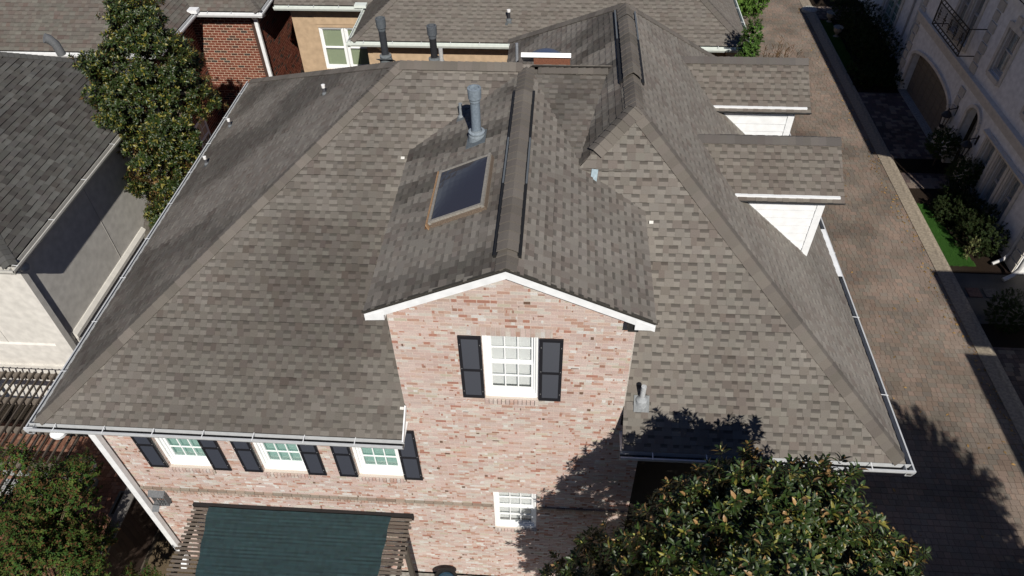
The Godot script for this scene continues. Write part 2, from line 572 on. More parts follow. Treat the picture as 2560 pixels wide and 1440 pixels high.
# a sash window in a wall: u, w, n are the wall's axes; o its lower left corner; outer casing, two sashes, panes, bars, a blind behind
func window(parent: Node3D, o: Vector3, u: Vector3, w: Vector3, wd: float, ht: float, deep: float, cols: int, rows: int, pane_mat: String, cas := 0.07, blind := true, col := Color(0.82, 0.84, 0.85), blind_col := Color(0.78, 0.8, 0.8)) -> void:
	var n := u.cross(w)
	var b := Basis(u, w, n)
	var fr := MB.new()
	var P := func(x: float, y: float, z: float) -> Vector3: return o + u * x + w * y + n * z
	# casing in two steps
	for st in [[0.0, cas * 0.6, -deep * 0.45], [cas * 0.6, cas, -deep * 0.7]]:
		var i0: float = st[0]; var i1: float = st[1]; var z: float = st[2]
		var t := i1 - i0
		fr.box(P.call(i0 + t * 0.5, ht * 0.5, z - 0.05), Vector3(t, ht - i0 * 2, 0.1), col, b)
		fr.box(P.call(wd - i0 - t * 0.5, ht * 0.5, z - 0.05), Vector3(t, ht - i0 * 2, 0.1), col, b)
		fr.box(P.call(wd * 0.5, ht - i0 - t * 0.5, z - 0.05), Vector3(wd - i1 * 2, t, 0.1), col, b)
		fr.box(P.call(wd * 0.5, i0 + t * 0.5 + 0.02, z - 0.045), Vector3(wd - i1 * 2, t + 0.04, 0.11), col, b)
	var win := part("window", parent, fr, "vinyl")
	var x0 := cas; var x1 := wd - cas; var y0 := cas + 0.05; var y1 := ht - cas
	var mid := (y0 + y1) * 0.5
	for sash in 2:
		var ya := y0 if sash == 0 else mid - 0.015
		var yb := mid + 0.015 if sash == 0 else y1
		var z := -deep - (0.0 if sash == 0 else 0.03)
		var sm := MB.new()
		var r := 0.042
		sm.box(P.call(x0 + r * 0.5, (ya + yb) * 0.5, z), Vector3(r, yb - ya, 0.035), col, b)
		sm.box(P.call(x1 - r * 0.5, (ya + yb) * 0.5, z), Vector3(r, yb - ya, 0.035), col, b)
		sm.box(P.call((x0 + x1) * 0.5, ya + r * 0.5, z), Vector3(x1 - x0 - r * 2, r, 0.034), col, b)
		sm.box(P.call((x0 + x1) * 0.5, yb - r * 0.5, z), Vector3(x1 - x0 - r * 2, r, 0.034), col, b)
		part("sash", win, sm, "vinyl")
		var gx0 := x0 + r; var gx1 := x1 - r; var gy0 := ya + r; var gy1 := yb - r
		var bm := MB.new()
		for i in range(1, cols): bm.box(P.call(lerpf(gx0, gx1, float(i) / cols), (gy0 + gy1) * 0.5, z), Vector3(0.022, gy1 - gy0, 0.026), col, b)
		for i in range(1, rows): bm.box(P.call((gx0 + gx1) * 0.5, lerpf(gy0, gy1, float(i) / rows), z + 0.001), Vector3(gx1 - gx0, 0.022, 0.025), col, b)
		if bm.v.size() > 0: part("glazing_bars", win, bm, "vinyl")
		for i in cols:
			for j in rows:
				var pm := MB.new()
				pm.box(P.call(lerpf(gx0, gx1, (i + 0.5) / cols), lerpf(gy0, gy1, (j + 0.5) / rows), z - 0.004), Vector3((gx1 - gx0) / cols - 0.018, (gy1 - gy0) / rows - 0.018, 0.005), Color.WHITE, b)
				part("pane", win, pm, pane_mat)
	var bk := MB.new()
	if blind:
		var y := y0
		while y < y1:
			bk.box(P.call((x0 + x1) * 0.5, y + 0.025, -deep - 0.10), Vector3(x1 - x0, 0.048, 0.006), blind_col, b * Basis(Vector3.RIGHT, -0.35))
			y += 0.046
		bk.box(P.call((x0 + x1) * 0.5, (y0 + y1) * 0.5, -deep - 0.14), Vector3(x1 - x0, y1 - y0, 0.01), blind_col * 0.8, b)
		part("blind", win, bk, "vinyl")
	else:
		bk.box(P.call((x0 + x1) * 0.5, (y0 + y1) * 0.5, -deep - 0.3), Vector3(x1 - x0 + 0.2, y1 - y0 + 0.2, 0.02), blind_col, b)
		part("room_behind", win, bk, "vinyl")

func shutter(parent: Node3D, x: float, y: float, wd: float, ht: float, z: float) -> void:
	var c := Color(0.008, 0.009, 0.012)
	var fr := MB.new()
	var r := 0.05
	fr.span(Vector3(x, y, z), Vector3(x + r, y + ht, z + 0.035), c)
	fr.span(Vector3(x + wd - r, y, z), Vector3(x + wd, y + ht, z + 0.035), c)
	for q in [[0.0, 0.08], [ht * 0.455, ht * 0.455 + 0.06], [ht - 0.06, ht]]: fr.span(Vector3(x + r, y + q[0], z), Vector3(x + wd - r, y + q[1], z + 0.034), c)
	fr.span(Vector3(x + r, y + 0.01, z + 0.001), Vector3(x + wd - r, y + ht - 0.01, z + 0.008), c)
	var o := part("shutter", parent, fr, "black")
	var lv := MB.new()
	var yy := y + 0.09
	while yy < y + ht - 0.07:
		if yy < y + ht * 0.455 - 0.02 or yy > y + ht * 0.455 + 0.07:
			lv.box(Vector3(x + wd * 0.5, yy, z + 0.018), Vector3(wd - r * 2, 0.034, 0.007), Color(0.017, 0.022, 0.033), Basis(Vector3.RIGHT, -0.55))
		yy += 0.034
	part("louvres", o, lv, "black")
	for q in [0.12, 0.5, 0.88]:
		for e in [x + 0.025, x + wd - 0.025]:
			var sc := MB.new()
			sc.box(Vector3(e, y + ht * q, z + 0.037), Vector3(0.012, 0.012, 0.006), Color(0.3, 0.3, 0.3))
			part("screw", o, sc, "black")

# ------------------------------------------------------------------ plants
func magnolia_cluster(sd: int, tan_share: float, yellow: float, tone: float) -> MB:
	var r := RandomNumberGenerator.new()
	r.seed = sd
	var mb := MB.new()
	var k := 11
	for i in k:
		var a := TAU * i / k * 2.4 + r.randf() * 0.5
		var lift := 0.15 + 0.75 * (float(i) / k) + r.randf_range(-0.12, 0.12)
		var d := Vector3(cos(a) * cos(lift), sin(lift), sin(a) * cos(lift))
		var g := r.randf_range(0.7, 1.3) * tone
		var top := Color(0.030 * g, 0.056 * g, 0.011 * g)
		if r.randf() < yellow: top = Color(0.15, 0.14, 0.025)
		if r.randf() < tan_share: top = Color(0.26, 0.16, 0.07)
		mb.leaf(d * 0.02 + Vector3(0, i * 0.008, 0), d, Vector3.UP + Vector3(r.randf_range(-0.4, 0.4), 0, r.randf_range(-0.4, 0.4)), r.randf_range(0.13, 0.18), r.randf_range(0.05, 0.07), top, Color(0.17, 0.105, 0.045))
	if r.randf() < 0.5:
		mb.tube([Vector3(0, 0.06, 0), Vector3(0, 0.11, 0), Vector3(0, 0.16, 0)], [0.012, 0.024, 0.004], 6, Color(0.24, 0.25, 0.08))
	return mb

func sprig(sd: int, leaf_len: float, k: int, cols: Array, stem: Color, ln: float) -> MB:
	var r := RandomNumberGenerator.new()
	r.seed = sd
	var mb := MB.new()
	if ln > 0.05: mb.tube([Vector3.ZERO, Vector3(0.01, ln * 0.5, 0), Vector3(0, ln, 0.01)], [0.004, 0.003, 0.001], 3, stem, false)
	for i in k:
		var y := ln * (0.15 + 0.9 * i / k)
		var a := i * 2.4 + r.randf()
		var el := r.randf_range(-0.1, 0.9)
		var d := Vector3(cos(a) * cos(el), sin(el), sin(a) * cos(el))
		var c: Color = cols[r.randi() % cols.size()] * r.randf_range(0.75, 1.25)
		c.a = 1
		mb.leaf(Vector3(0, y, 0), d, Vector3.UP, leaf_len * r.randf_range(0.75, 1.25), leaf_len * 0.5, c, Color(0, 0, 0, 0))
	return mb

func crown(parent: Node3D, lobes: Array, count: int, kinds: Array, matn: String, called: String, size: float, inner: float, flat := 0.35, most := 300, tuft := 0.0) -> void:
	var meshes := []
	for k in kinds: meshes.append(k.mesh(M[matn]))
	var total := 0.0
	for l in lobes: total += l[1].x * l[1].y
	var recs := []
	var guard := 0
	var tips := []
	if tuft > 0.0:
		while tips.size() < count / 24:
			var lt: Array = lobes[0]
			var y := rng.randf() * total
			for l in lobes:
				lt = l
				y -= l[1].x * l[1].y
				if y <= 0: break
			var dt := Vector3(rng.randfn(), rng.randfn(), rng.randfn()).normalized()
			var pt: Vector3 = lt[0] + dt * lt[1] * rng.randf_range(0.8, 1.05)
			var inside := false
			for l in lobes:
				if l != lt and ((pt - l[0]) / l[1]).length() < 0.75: inside = true
			if not inside: tips.append([pt, dt, lt, rng.randf_range(0.7, 1.3)])
	while recs.size() < count and guard < count * 12:
		guard += 1
		if tuft > 0.0 and rng.randf() > inner:
			var tp: Array = tips[rng.randi() % tips.size()]
			var e: Vector3 = Vector3(rng.randfn(), rng.randfn() * 0.75, rng.randfn()) * tuft * tp[3] * 0.5
			e = e.limit_length(tuft * 1.1)
			var q: Vector3 = tp[0] + e
			var du: Vector3 = (tp[1] * 0.6 + e / tuft * 0.6 + Vector3.UP * 0.45 + Vector3(rng.randf_range(-0.25, 0.25), 0, rng.randf_range(-0.25, 0.25))).normalized()
			var tx: Vector3 = du.cross(Vector3(rng.randfn(), rng.randfn(), rng.randfn())).normalized()
			var ts := size * rng.randf_range(0.75, 1.2)
			var tg := rng.randf_range(0.75, 1.2)
			recs.append([worth(q, (CAM - q).normalized(), ts * ts), Transform3D(Basis(tx, du, tx.cross(du)) * ts, q), rng.randi() % meshes.size(), Color(tg, tg, tg * rng.randf_range(0.85, 1.0))])
			continue
		var x := rng.randf() * total
		var lb: Array = lobes[0]
		for l in lobes:
			lb = l
			x -= l[1].x * l[1].y
			if x <= 0: break
		var d := Vector3(rng.randfn(), rng.randfn(), rng.randfn()).normalized()
		var deep := rng.randf_range(0.82, 1.06) if rng.randf() > inner else rng.randf_range(0.35, 0.82)
		var bump := 1.0 + 0.16 * noise.get_noise_3d(d.x * 90 + lb[0].x * 31, d.y * 90 + lb[0].y * 17, d.z * 90)
		if noise.get_noise_3d(d.x * 170 + lb[0].z * 40, d.y * 170, d.z * 170 + lb[0].x * 23) < -0.34 and deep > 0.8: continue
		var p: Vector3 = lb[0] + d * lb[1] * deep * bump
		var hidden := false
		for l in lobes:
			if l != lb and ((p - l[0]) / l[1]).length() < 0.62: hidden = true
		if hidden: continue
		var up := (d * (1.0 - flat) + Vector3.UP * flat + Vector3(rng.randf_range(-0.35, 0.35), rng.randf_range(-0.2, 0.3), rng.randf_range(-0.35, 0.35))).normalized()
		var rx := up.cross(Vector3(rng.randfn(), rng.randfn(), rng.randfn())).normalized()
		var s := size * rng.randf_range(0.75, 1.25)
		var g := rng.randf_range(0.7, 1.25)
		recs.append([worth(p, (CAM - p).normalized(), s * s) * (1.0 if deep > 0.85 else 0.3), Transform3D(Basis(rx, up, rx.cross(up)) * s, p), rng.randi() % meshes.size(), Color(g, g, g * rng.randf_range(0.85, 1.0))])
	recs.sort_custom(func(a, b): return a[0] > b[0])
	var take := mini(most, recs.size())
	for i in take:
		if recs[i][0] <= 0: take = i; break
		var o := MeshInstance3D.new()
		o.mesh = meshes[recs[i][2]]
		hang(o, called, parent, recs[i][1].origin)
		o.basis = recs[i][1].basis
	for k in meshes.size():
		var mine := []
		for i in range(take, recs.size()):
			if recs[i][2] == k: mine.append(recs[i])
		if mine.is_empty(): continue
		var mm := MultiMesh.new()
		mm.transform_format = MultiMesh.TRANSFORM_3D
		mm.use_colors = true
		mm.mesh = meshes[k]
		mm.instance_count = mine.size()
		for i in mine.size():
			var t: Transform3D = mine[i][1]
			mm.set_instance_transform(i, t)
			mm.set_instance_color(i, mine[i][3])
		var node := MultiMeshInstance3D.new()
		node.multimesh = mm
		hang(node, "foliage", parent, Vector3.ZERO)
		node.set_meta("kind", "stuff")

func limbs(parent: Node3D, base: Vector3, top: Vector3, r: float, tips: Array, col: Color) -> void:
	var mb := MB.new()
	var pts := []; var rad := []
	for i in 6:
		var t := i / 5.0
		pts.append(base.lerp(top, t) + Vector3(rng.randf_range(-0.06, 0.06), 0, rng.randf_range(-0.06, 0.06)) * (1 if i > 0 else 0))
		rad.append(r * (1.15 - 0.75 * t))
	mb.tube(pts, rad, 8, col)
	part("trunk", parent, mb, "bark")
	for tp in tips:
		var q := MB.new()
		var s: Vector3 = base.lerp(top, rng.randf_range(0.45, 0.95))
		var m := s.lerp(tp, 0.5) + Vector3(0, -0.1, 0)
		q.tube([s, m, tp], [r * 0.42, r * 0.28, r * 0.08], 6, col)
		part("branch", parent, q, "bark")

# ================================================================== build
func _ready() -> void:
	rng.seed = 20240611
	noise.seed = 4; noise.frequency = 0.02; noise.fractal_octaves = 2
	var cam := Camera3D.new()
	cam.name = "camera"
	add_child(cam)
	cam.fov = 43.3134
	cam.position = CAM
	cam.rotation_order = EULER_ORDER_YXZ
	cam.rotation_degrees = Vector3(-44.8739, 4.6356, -1.2800)
	cam.far = 600.0
	cam.current = true
	cam_inv = cam.transform.affine_inverse()
	var we := WorldEnvironment.new()
	we.name = "environment"
	var env := Environment.new()
	env.background_mode = Environment.BG_SKY
	var sky := Sky.new()
	var sm := ProceduralSkyMaterial.new()
	sm.sky_top_color = Color(0.19, 0.30, 0.50)
	sm.sky_horizon_color = Color(0.84, 0.89, 0.95)
	sm.sky_curve = 0.14
	sm.ground_horizon_color = Color(0.42, 0.45, 0.46)
	sm.ground_bottom_color = Color(0.12, 0.12, 0.11)
	sm.sky_energy_multiplier = 0.8
	sm.sun_angle_max = 1.0
	sky.sky_material = sm
	env.sky = sky
	env.tonemap_mode = Environment.TONE_MAPPER_LINEAR
	env.tonemap_exposure = 1.16
	env.sdfgi_enabled = true; env.ssao_enabled = true; env.ssil_enabled = true
	we.environment = env
	add_child(we)
	var sun := DirectionalLight3D.new()
	sun.name = "sun"
	add_child(sun)
	sun.look_at_from_position(Vector3.ZERO, SUN)
	sun.light_energy = 1.5
	sun.light_color = Color(1.0, 0.975, 0.935)
	sun.light_angular_distance = 0.5
	sun.shadow_enabled = true

	make_materials()
	setting()
	main_house()
	left_house()
	red_house()
	beige_house()
	right_houses()
	front_yard()
	trees()
	right_yard()
	for c in get_children(): strip_counts(c)

# ------------------------------------------------------------------ ground, drive, kerb
func ground_sheet(called: String, x0: float, x1: float, z0: float, z1: float, y: float, col: Color, matn: String, patch: float, vary: float) -> Node3D:
	var mb := MB.new()
	var nx := maxi(1, int(ceil((x1 - x0) / patch))); var nz := maxi(1, int(ceil((z1 - z0) / patch)))
	var sh := func(x: float, z: float) -> Color:
		var q := 1.0 + vary * noise.get_noise_2d(x * 60, z * 60) + vary * 0.7 * noise.get_noise_2d(x * 300, z * 300)
		return Color(col.r * q, col.g * q, col.b * q)
	for i in nx:
		for j in nz:
			var xa := lerpf(x0, x1, float(i) / nx); var xb := lerpf(x0, x1, float(i + 1) / nx)
			var za := lerpf(z0, z1, float(j) / nz); var zb := lerpf(z0, z1, float(j + 1) / nz)
			var a := Vector3(xa, y, zb); var b := Vector3(xb, y, zb); var d := Vector3(xb, y, za); var e := Vector3(xa, y, za)
			mb.tric(a, b, d, sh.call(xa, zb), sh.call(xb, zb), sh.call(xb, za)); mb.tric(a, d, e, sh.call(xa, zb), sh.call(xb, za), sh.call(xa, za))
	var o := solo(called, mb, matn, "", "", "", "structure")
	return o

var oil := [Vector3(10.4, -9.5, 0.7), Vector3(12.3, -14.2, 0.5), Vector3(9.6, -6.0, 0.5), Vector3(11.2, -20.5, 0.9), Vector3(12.6, -27.0, 0.8), Vector3(10.9, -30.5, 0.5), Vector3(11.9, -6.8, 0.35)]      # spots where cars have dripped

func pavers(list: Array, x0: float, x1: float, z0: float, z1: float, y: float, pal: Array, pitch: float) -> void:
	var f := frame(Vector3(x0, y, z1), Vector3.RIGHT, Vector3(0, 0, -1), [Vector3(x0, y, z1), Vector3(x1, y, z1), Vector3(x1, y, z0), Vector3(x0, y, z0)])
	var w := 0.0
	while w < z1 - z0:
		var u := -rng.randf() * 0.2
		var skew := rng.randf_range(-0.01, 0.01)
		while u < x1 - x0:
			var wd := snappedf(pitch * [0.82, 1.0, 1.0, 1.45][rng.randi() % 4], 0.01)
			var k := rng.randi() % pal.size()
			var patch := noise.get_noise_2d((x0 + u) * 25, (z1 - w) * 25) + 0.6 * noise.get_noise_2d((x0 + u) * 9 + 200, (z1 - w) * 6)
			if patch > 0.12 and rng.randf() < 0.5: k = mini(k, 1)
			var tn := snappedf(rng.randf_range(0.92, 1.08) + patch * 0.35, 0.05)
			for sp in oil:
				var dq: float = Vector2(x0 + u - sp.x, (z1 - w - sp.y) * 0.7).length() / sp.z
				if dq < 1.0: tn = snappedf(tn * (0.72 + 0.28 * dq), 0.05)
			var c: Color = pal[k] * tn
			c.a = 1
			lay(list, f, [[u + 0.004, u + wd - 0.004, w + skew * 0.3 + 0.004, w + skew * 0.3 + pitch - 0.005, c, c]], 0.008, 0.008, [], "p%d_%d_%d_%d" % [int(wd * 100), k, int(tn * 100), int(pitch * 100)])
			u += wd
		w += pitch

func setting() -> void:
	ground_sheet("ground", -150, 150, -220, 80, -0.06, Color(0.055, 0.045, 0.036), "soil", 12.0, 0.3)
	var d := ground_sheet("driveway", 6.9, 14.12, -120, 30, -0.012, Color(0.12, 0.095, 0.078), "paver", 1.0, 0.12)
	var list := []
	var pal := [Color(0.272, 0.205, 0.165), Color(0.252, 0.201, 0.164), Color(0.225, 0.193, 0.162), Color(0.240, 0.205, 0.168)]
	pavers(list, 6.95, 14.1, -36.0, 2.0, 0.0, pal, 0.172)
	finish(list, "paver", d, "paver", "paver_field")
	# kerb: concrete lengths with joints
	var kb := MB.new()
	kb.span(Vector3(14.10, -0.1, -140), Vector3(14.56, -0.02, 30), Color(0.2, 0.17, 0.13))
	var kerb := solo("kerb", kb, "concrete", "", "", "", "structure")
	var z := -40.0
	while z < 2.0:
		var k := MB.new()
		var q := rng.randf_range(0.92, 1.06)
		k.sweep(PackedVector2Array([Vector2(0, -0.02), Vector2(0.47, -0.02), Vector2(0.47, 0.12), Vector2(0.30, 0.12), Vector2(0.22, 0.09), Vector2(0, 0.03)]), Vector3(14.09, 0, z), Vector3(14.09, 0, z + 2.99), Vector3.RIGHT, Vector3.UP, Color(0.36 * q, 0.31 * q, 0.24 * q))
		part("kerb_stone", kerb, k, "concrete")
		z += 3.0
	var lf := MB.new()
	lf.leaf(Vector3(-0.05, 0.006, 0), Vector3.RIGHT, Vector3(0.2, 1, 0.3), 0.11, 0.05, Color(0.24, 0.15, 0.06), Color(0, 0, 0, 0))
	var lm := MultiMesh.new()
	lm.transform_format = MultiMesh.TRANSFORM_3D
	lm.use_colors = true
	lm.mesh = lf.mesh(M["small_leaf"])
	lm.instance_count = 520
	for i in 520:
		var edge := rng.randf() < 0.7
		var at := Vector3(14.08 - absf(rng.randfn()) * 0.25, 0.014, rng.randf_range(-33, -2)) if edge else Vector3(rng.randf_range(7.2, 14.0), 0.014, rng.randf_range(-33, -2))
		lm.set_instance_transform(i, Transform3D(Basis(Vector3.UP, rng.randf() * TAU) * rng.randf_range(0.5, 1.2), at))
		var lg := rng.randf_range(0.5, 1.4)
		lm.set_instance_color(i, Color(lg, lg, lg))
	var ln := MultiMeshInstance3D.new()
	ln.multimesh = lm
	ln.name = numbered("fallen_leaves")
	add_child(ln)
	metas(ln, "dry brown fallen leaves scattered over the paved drive and along its kerb", "leaves", "", "stuff")
	# beds and lawn beyond the kerb
	ground_sheet("planting_bed", 14.56, 19.0, -60, 12, 0.02, Color(0.04, 0.03, 0.022), "soil", 1.0, 0.35)
	ground_sheet("gravel_bed", 14.58, 17.5, -11.95, -9.6, 0.034, Color(0.2, 0.185, 0.165), "gravel", 0.5, 0.3)
	var dr := ground_sheet("garage_drive", 14.56, 16.75, -24.0, -18.75, 0.03, Color(0.06, 0.05, 0.05), "paver", 1.0, 0.15)
	var l2 := []
	var pd := [Color(0.13, 0.10, 0.095), Color(0.11, 0.09, 0.085), Color(0.15, 0.11, 0.10)]
	pavers(l2, 14.58, 16.7, -24.0, -18.75, 0.04, pd, 0.172)
	finish(l2, "paver", dr, "paver", "paver_field", 100)
	var pa := ground_sheet("entry_path", 14.56, 16.75, -17.75, -16.75, 0.03, Color(0.06, 0.05, 0.05), "paver", 1.0, 0.15)
	l2 = []
	pavers(l2, 14.58, 16.7, -17.75, -16.75, 0.04, pd, 0.172)
	finish(l2, "paver", pa, "paver", "paver_field", 100)
	var pb := ground_sheet("lower_path", 14.56, 19, -8.6, -1.0, 0.03, Color(0.06, 0.05, 0.05), "paver", 1.0, 0.15)
	l2 = []
	pavers(l2, 14.58, 18.5, -8.6, -3.0, 0.04, pd, 0.172)
	finish(l2, "paver", pb, "paver", "paver_field", 100)
	var pc := ground_sheet("upper_path", 14.56, 17.3, -33.2, -31.6, 0.03, Color(0.06, 0.05, 0.05), "paver", 1.0, 0.15)
	l2 = []
	pavers(l2, 14.58, 17.2, -33.2, -31.6, 0.04, pd, 0.172)
	finish(l2, "paver", pc, "paver", "paver_field", 100)
	# side yard and patios by the house
	ground_sheet("patio", -8.6, 2.6, -0.5, 9.0, 0.012, Color(0.34, 0.33, 0.30), "concrete", 1.0, 0.12)
	ground_sheet("leaf_litter", -8.95, -7.0, -3.2, 6.0, 0.03, Color(0.25, 0.19, 0.12), "gravel", 0.3, 0.5)
	var np := ground_sheet("brick_patio", -15.5, -9.3, -4.3, 4.0, 0.0, Color(0.09, 0.06, 0.045), "mortar", 1.0, 0.2)
	l2 = []
	pavers(l2, -15.0, -9.4, -4.2, 1.5, 0.012, [Color(0.3, 0.14, 0.095), Color(0.24, 0.12, 0.08), Color(0.36, 0.2, 0.14)], 0.115)
	finish(l2, "brick", np, "brick", "brick_field", 200)
	ground_sheet("side_bed", 6.7, 9.7, -40, -13.4, 0.03, Color(0.06, 0.05, 0.035), "soil", 1.0, 0.3)

# ------------------------------------------------------------------ the brick house in the middle
func stain(a: float, b: float, depth: float, us: float, ws: float, seed_: float) -> Callable:
	return func(u: float, w: float) -> float:
		var q := noise.get_noise_2d(u * us + seed_ * 100, w * ws) + 0.45 * noise.get_noise_2d(u * us * 3.1, w * ws * 3.0 + seed_ * 50)
		return lerpf(b, a, clampf(q * depth + 0.5, 0, 1))

func style(called: String, base: Color, warm: Color, band: float, mix := 0.3, st = null) -> Dictionary:
	var d := {"name": called, "base": base, "warm": warm, "band": band, "mix": mix, "wide": 1.0, "vary": 1.0, "plain": 0.12, "cut": 0.58, "thick": 1.0}
	if st != null: d["stain"] = st
	return d

func main_house() -> void:
	var H := thing("brick_house", "pale red brick house under the big grey-brown hipped shingle roof in the middle", "house", Vector3(-0.7, 0, -6))
	var wallc := Color(0.70, 0.62, 0.55)
	# ---- walls
	var gw := [Vector3(-7.95, 0, -0.55), Vector3(2.65, 0, -0.55), Vector3(2.65, 6.6, -0.55), Vector3(2.22, 6.6, -0.55), Vector3(2.22, 9.62, -0.55), Vector3(0.275, 10.48, -0.55), Vector3(-1.63, 9.62, -0.55), Vector3(-1.63, 6.6, -0.55), Vector3(-7.95, 6.6, -0.55)]
	var f := frame(Vector3(0, 0, -0.55), Vector3.RIGHT, Vector3.UP, gw)
	var opens := [Rect2(-6.87, 4.36, 0.97, 1.76), Rect2(-4.87, 4.36, 0.96, 1.76), Rect2(-2.885, 4.36, 0.955, 1.76), Rect2(-0.172, 7.22, 0.925, 1.65), Rect2(-0.155, 2.475, 0.905, 1.55)]
	# mortar skin: a band of panels round the openings
	var wm := MB.new()
	wall_with_holes(wm, f, opens, 0.18, wallc)
	wm.span(Vector3(-7.95, 0, -11.9), Vector3(-7.75, 6.5, -0.75), wallc)
	wm.span(Vector3(6.4, 0, -11.9), Vector3(6.6, 6.5, -2.2), wallc)
	wm.span(Vector3(-7.75, 0, -11.9), Vector3(6.4, 6.5, -11.7), wallc)
	wm.span(Vector3(2.65, 0, -2.4), Vector3(6.4, 6.4, -2.2), wallc * 0.14)  # recess wall coloured near black: the porch shade is painted in
	wm.span(Vector3(2.45, 0, -2.2), Vector3(2.65, 6.5, -0.73), wallc)
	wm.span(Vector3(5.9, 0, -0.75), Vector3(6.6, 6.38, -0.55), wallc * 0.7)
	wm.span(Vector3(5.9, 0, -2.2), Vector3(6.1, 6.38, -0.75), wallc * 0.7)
	wm.span(Vector3(2.02, 6.3, -4.2), Vector3(2.22, 9.45, -0.73), wallc)
	wm.span(Vector3(-1.63, 6.3, -4.8), Vector3(-1.43, 9.45, -0.73), wallc)
	var W := part("wall", H, wm, "mortar")
	var pal := [[Color(0.72, 0.585, 0.535), 0.32], [Color(0.70, 0.535, 0.485), 0.24], [Color(0.68, 0.51, 0.435), 0.12], [Color(0.74, 0.68, 0.615), 0.17], [Color(0.60, 0.385, 0.305), 0.055], [Color(0.52, 0.265, 0.20), 0.02], [Color(0.65, 0.58, 0.47), 0.04], [Color(0.83, 0.80, 0.77), 0.035]]
	var bl := []
	var band_y := 3.52
	var holes := opens.duplicate()
	for o in opens: holes.append(Rect2(o.position.x, o.position.y - 0.125, o.size.x, 0.125))
	holes.append(Rect2(-0.40, 8.87, 1.36, 0.205)); holes.append(Rect2(-0.24, 4.025, 1.08, 0.11))
	holes.append(Rect2(-7.95, band_y - 0.21, 10.6, 0.21))
	bricks(bl, f, pal, holes, 0.42)
	bricks(bl, frame(Vector3(5.9, 0, -0.55), Vector3.RIGHT, Vector3.UP, [Vector3(5.9, 0, -0.55), Vector3(6.6, 0, -0.55), Vector3(6.6, 6.35, -0.55), Vector3(5.9, 6.35, -0.55)]), pal, [], 0.55)
	var f2 := frame(Vector3(0, 0, -0.54), Vector3.RIGHT, Vector3.UP, gw)
	for o in opens: soldier(bl, f2, o.position.x, o.end.x, o.position.y - 0.12, o.position.y - 0.005, pal, 0.072, 0.03)
	soldier(bl, f2, -0.40, 0.96, 8.875, 9.07, pal, 0.078, 0.0)
	soldier(bl, f2, -0.24, 0.84, 4.03, 4.13, pal, 0.1, -0.002)
	# the belt course: one row laid flat and proud, one stood up under it
	for xr2 in [[-7.94, -0.16], [0.755, 2.64]]: soldier(bl, f2, xr2[0], xr2[1], band_y - 0.205, band_y - 0.075, [[Color(0.62, 0.48, 0.40), 0.5], [Color(0.56, 0.36, 0.28), 0.3], [Color(0.66, 0.58, 0.5), 0.2]], 0.075, 0.012)
	for xr2 in [[-7.94, -0.16], [0.755, 2.64]]: soldier(bl, f2, xr2[0], xr2[1], band_y - 0.068, band_y - 0.002, [[Color(0.40, 0.35, 0.29), 0.5], [Color(0.34, 0.26, 0.21), 0.3], [Color(0.48, 0.38, 0.31), 0.2]], 0.204, 0.035)
	# brick reveals beside the upper windows
	for o in opens:
		for s in [0, 1]:
			var x: float = o.position.x if s == 0 else o.end.x
			var uu := Vector3(0, 0, -1) if s == 0 else Vector3(0, 0, 1)
			var oo := Vector3(x, 0, -0.55) if s == 0 else Vector3(x, 0, -0.62)
			var fr := frame(oo, uu, Vector3.UP, [oo + Vector3(0, o.position.y, 0), oo + uu * 0.07 + Vector3(0, o.position.y, 0), oo + uu * 0.07 + Vector3(0, o.end.y, 0), oo + Vector3(0, o.end.y, 0)])
			bricks(bl, fr, pal, [], 0.0, 0.075, 0.0677, 0.002)
	finish(bl, "brick", W, "brick", "brickwork")
	# ---- windows and shutters
	for i in 3: window(H, Vector3(opens[i].position.x, opens[i].position.y, -0.55), Vector3.RIGHT, Vector3.UP, opens[i].size.x, opens[i].size.y, 0.17, 3, 2, "green_glass", 0.10, true, Color(0.82, 0.84, 0.85), Color(0.50, 0.66, 0.62))
	window(H, Vector3(-0.172, 7.22, -0.55), Vector3.RIGHT, Vector3.UP, 0.925, 1.65, 0.13, 3, 2, "glass", 0.09)
	window(H, Vector3(-0.155, 2.475, -0.55), Vector3.RIGHT, Vector3.UP, 0.905, 1.55, 0.10, 3, 2, "glass", 0.07)
	for x in [-7.24, -5.90, -5.24, -3.91, -3.26, -1.93]: shutter(H, x, 4.39, 0.375, 1.73, -0.545)
	shutter(H, -0.55, 7.26, 0.375, 1.60, -0.545)
	shutter(H, 0.76, 7.26, 0.375, 1.60, -0.545)
	# ---- roof
	var dk := Color(0.05, 0.045, 0.04)
	var A := Vector3(-8.38, 6.6, -0.02); var B := Vector3(-8.38, 6.6, -12.40); var C := Vector3(-2.21, 10.62, -6.03)
	var G := Vector3(7.0, 6.6, -0.02); var P := Vector3(2.255, 10.857, -4.145); var Q := Vector3(2.255, 10.857, -8.3); var K := Vector3(7.0, 6.6, -12.40)
	var FL := [A, Vector3(-1.62, 6.6, -0.02), Vector3(-1.62, 9.67, -4.62), Vector3(0.4, 10.62, -6.03), C]
	var LF := [A, C, B]
	var mwf := (P.y - G.y) / (G.z - P.z)
	var hl := Vector3(1.53, 10.857 - 0.725 * 0.8, 0); hl.z = G.z - (hl.y - 6.6) / mwf
	var FR := [Vector3(2.23, 6.6, -0.02), G, P, hl, Vector3(1.15, 6.6 + 3.24 * mwf, -3.26), Vector3(2.23, 6.6 + 2.83 * mwf, -2.85)]
	var RT := [G, K, Q, P]
	var wl := func(x: float, z: float) -> Vector3: return Vector3(x, 10.857 - 0.8 * (2.255 - x), z)
	var WL := [wl.call(1.15, -3.35), hl, P, Q, wl.call(-0.40, -10.9), wl.call(-0.40, -6.6), wl.call(1.15, -5.0)]
	var mG := 0.452
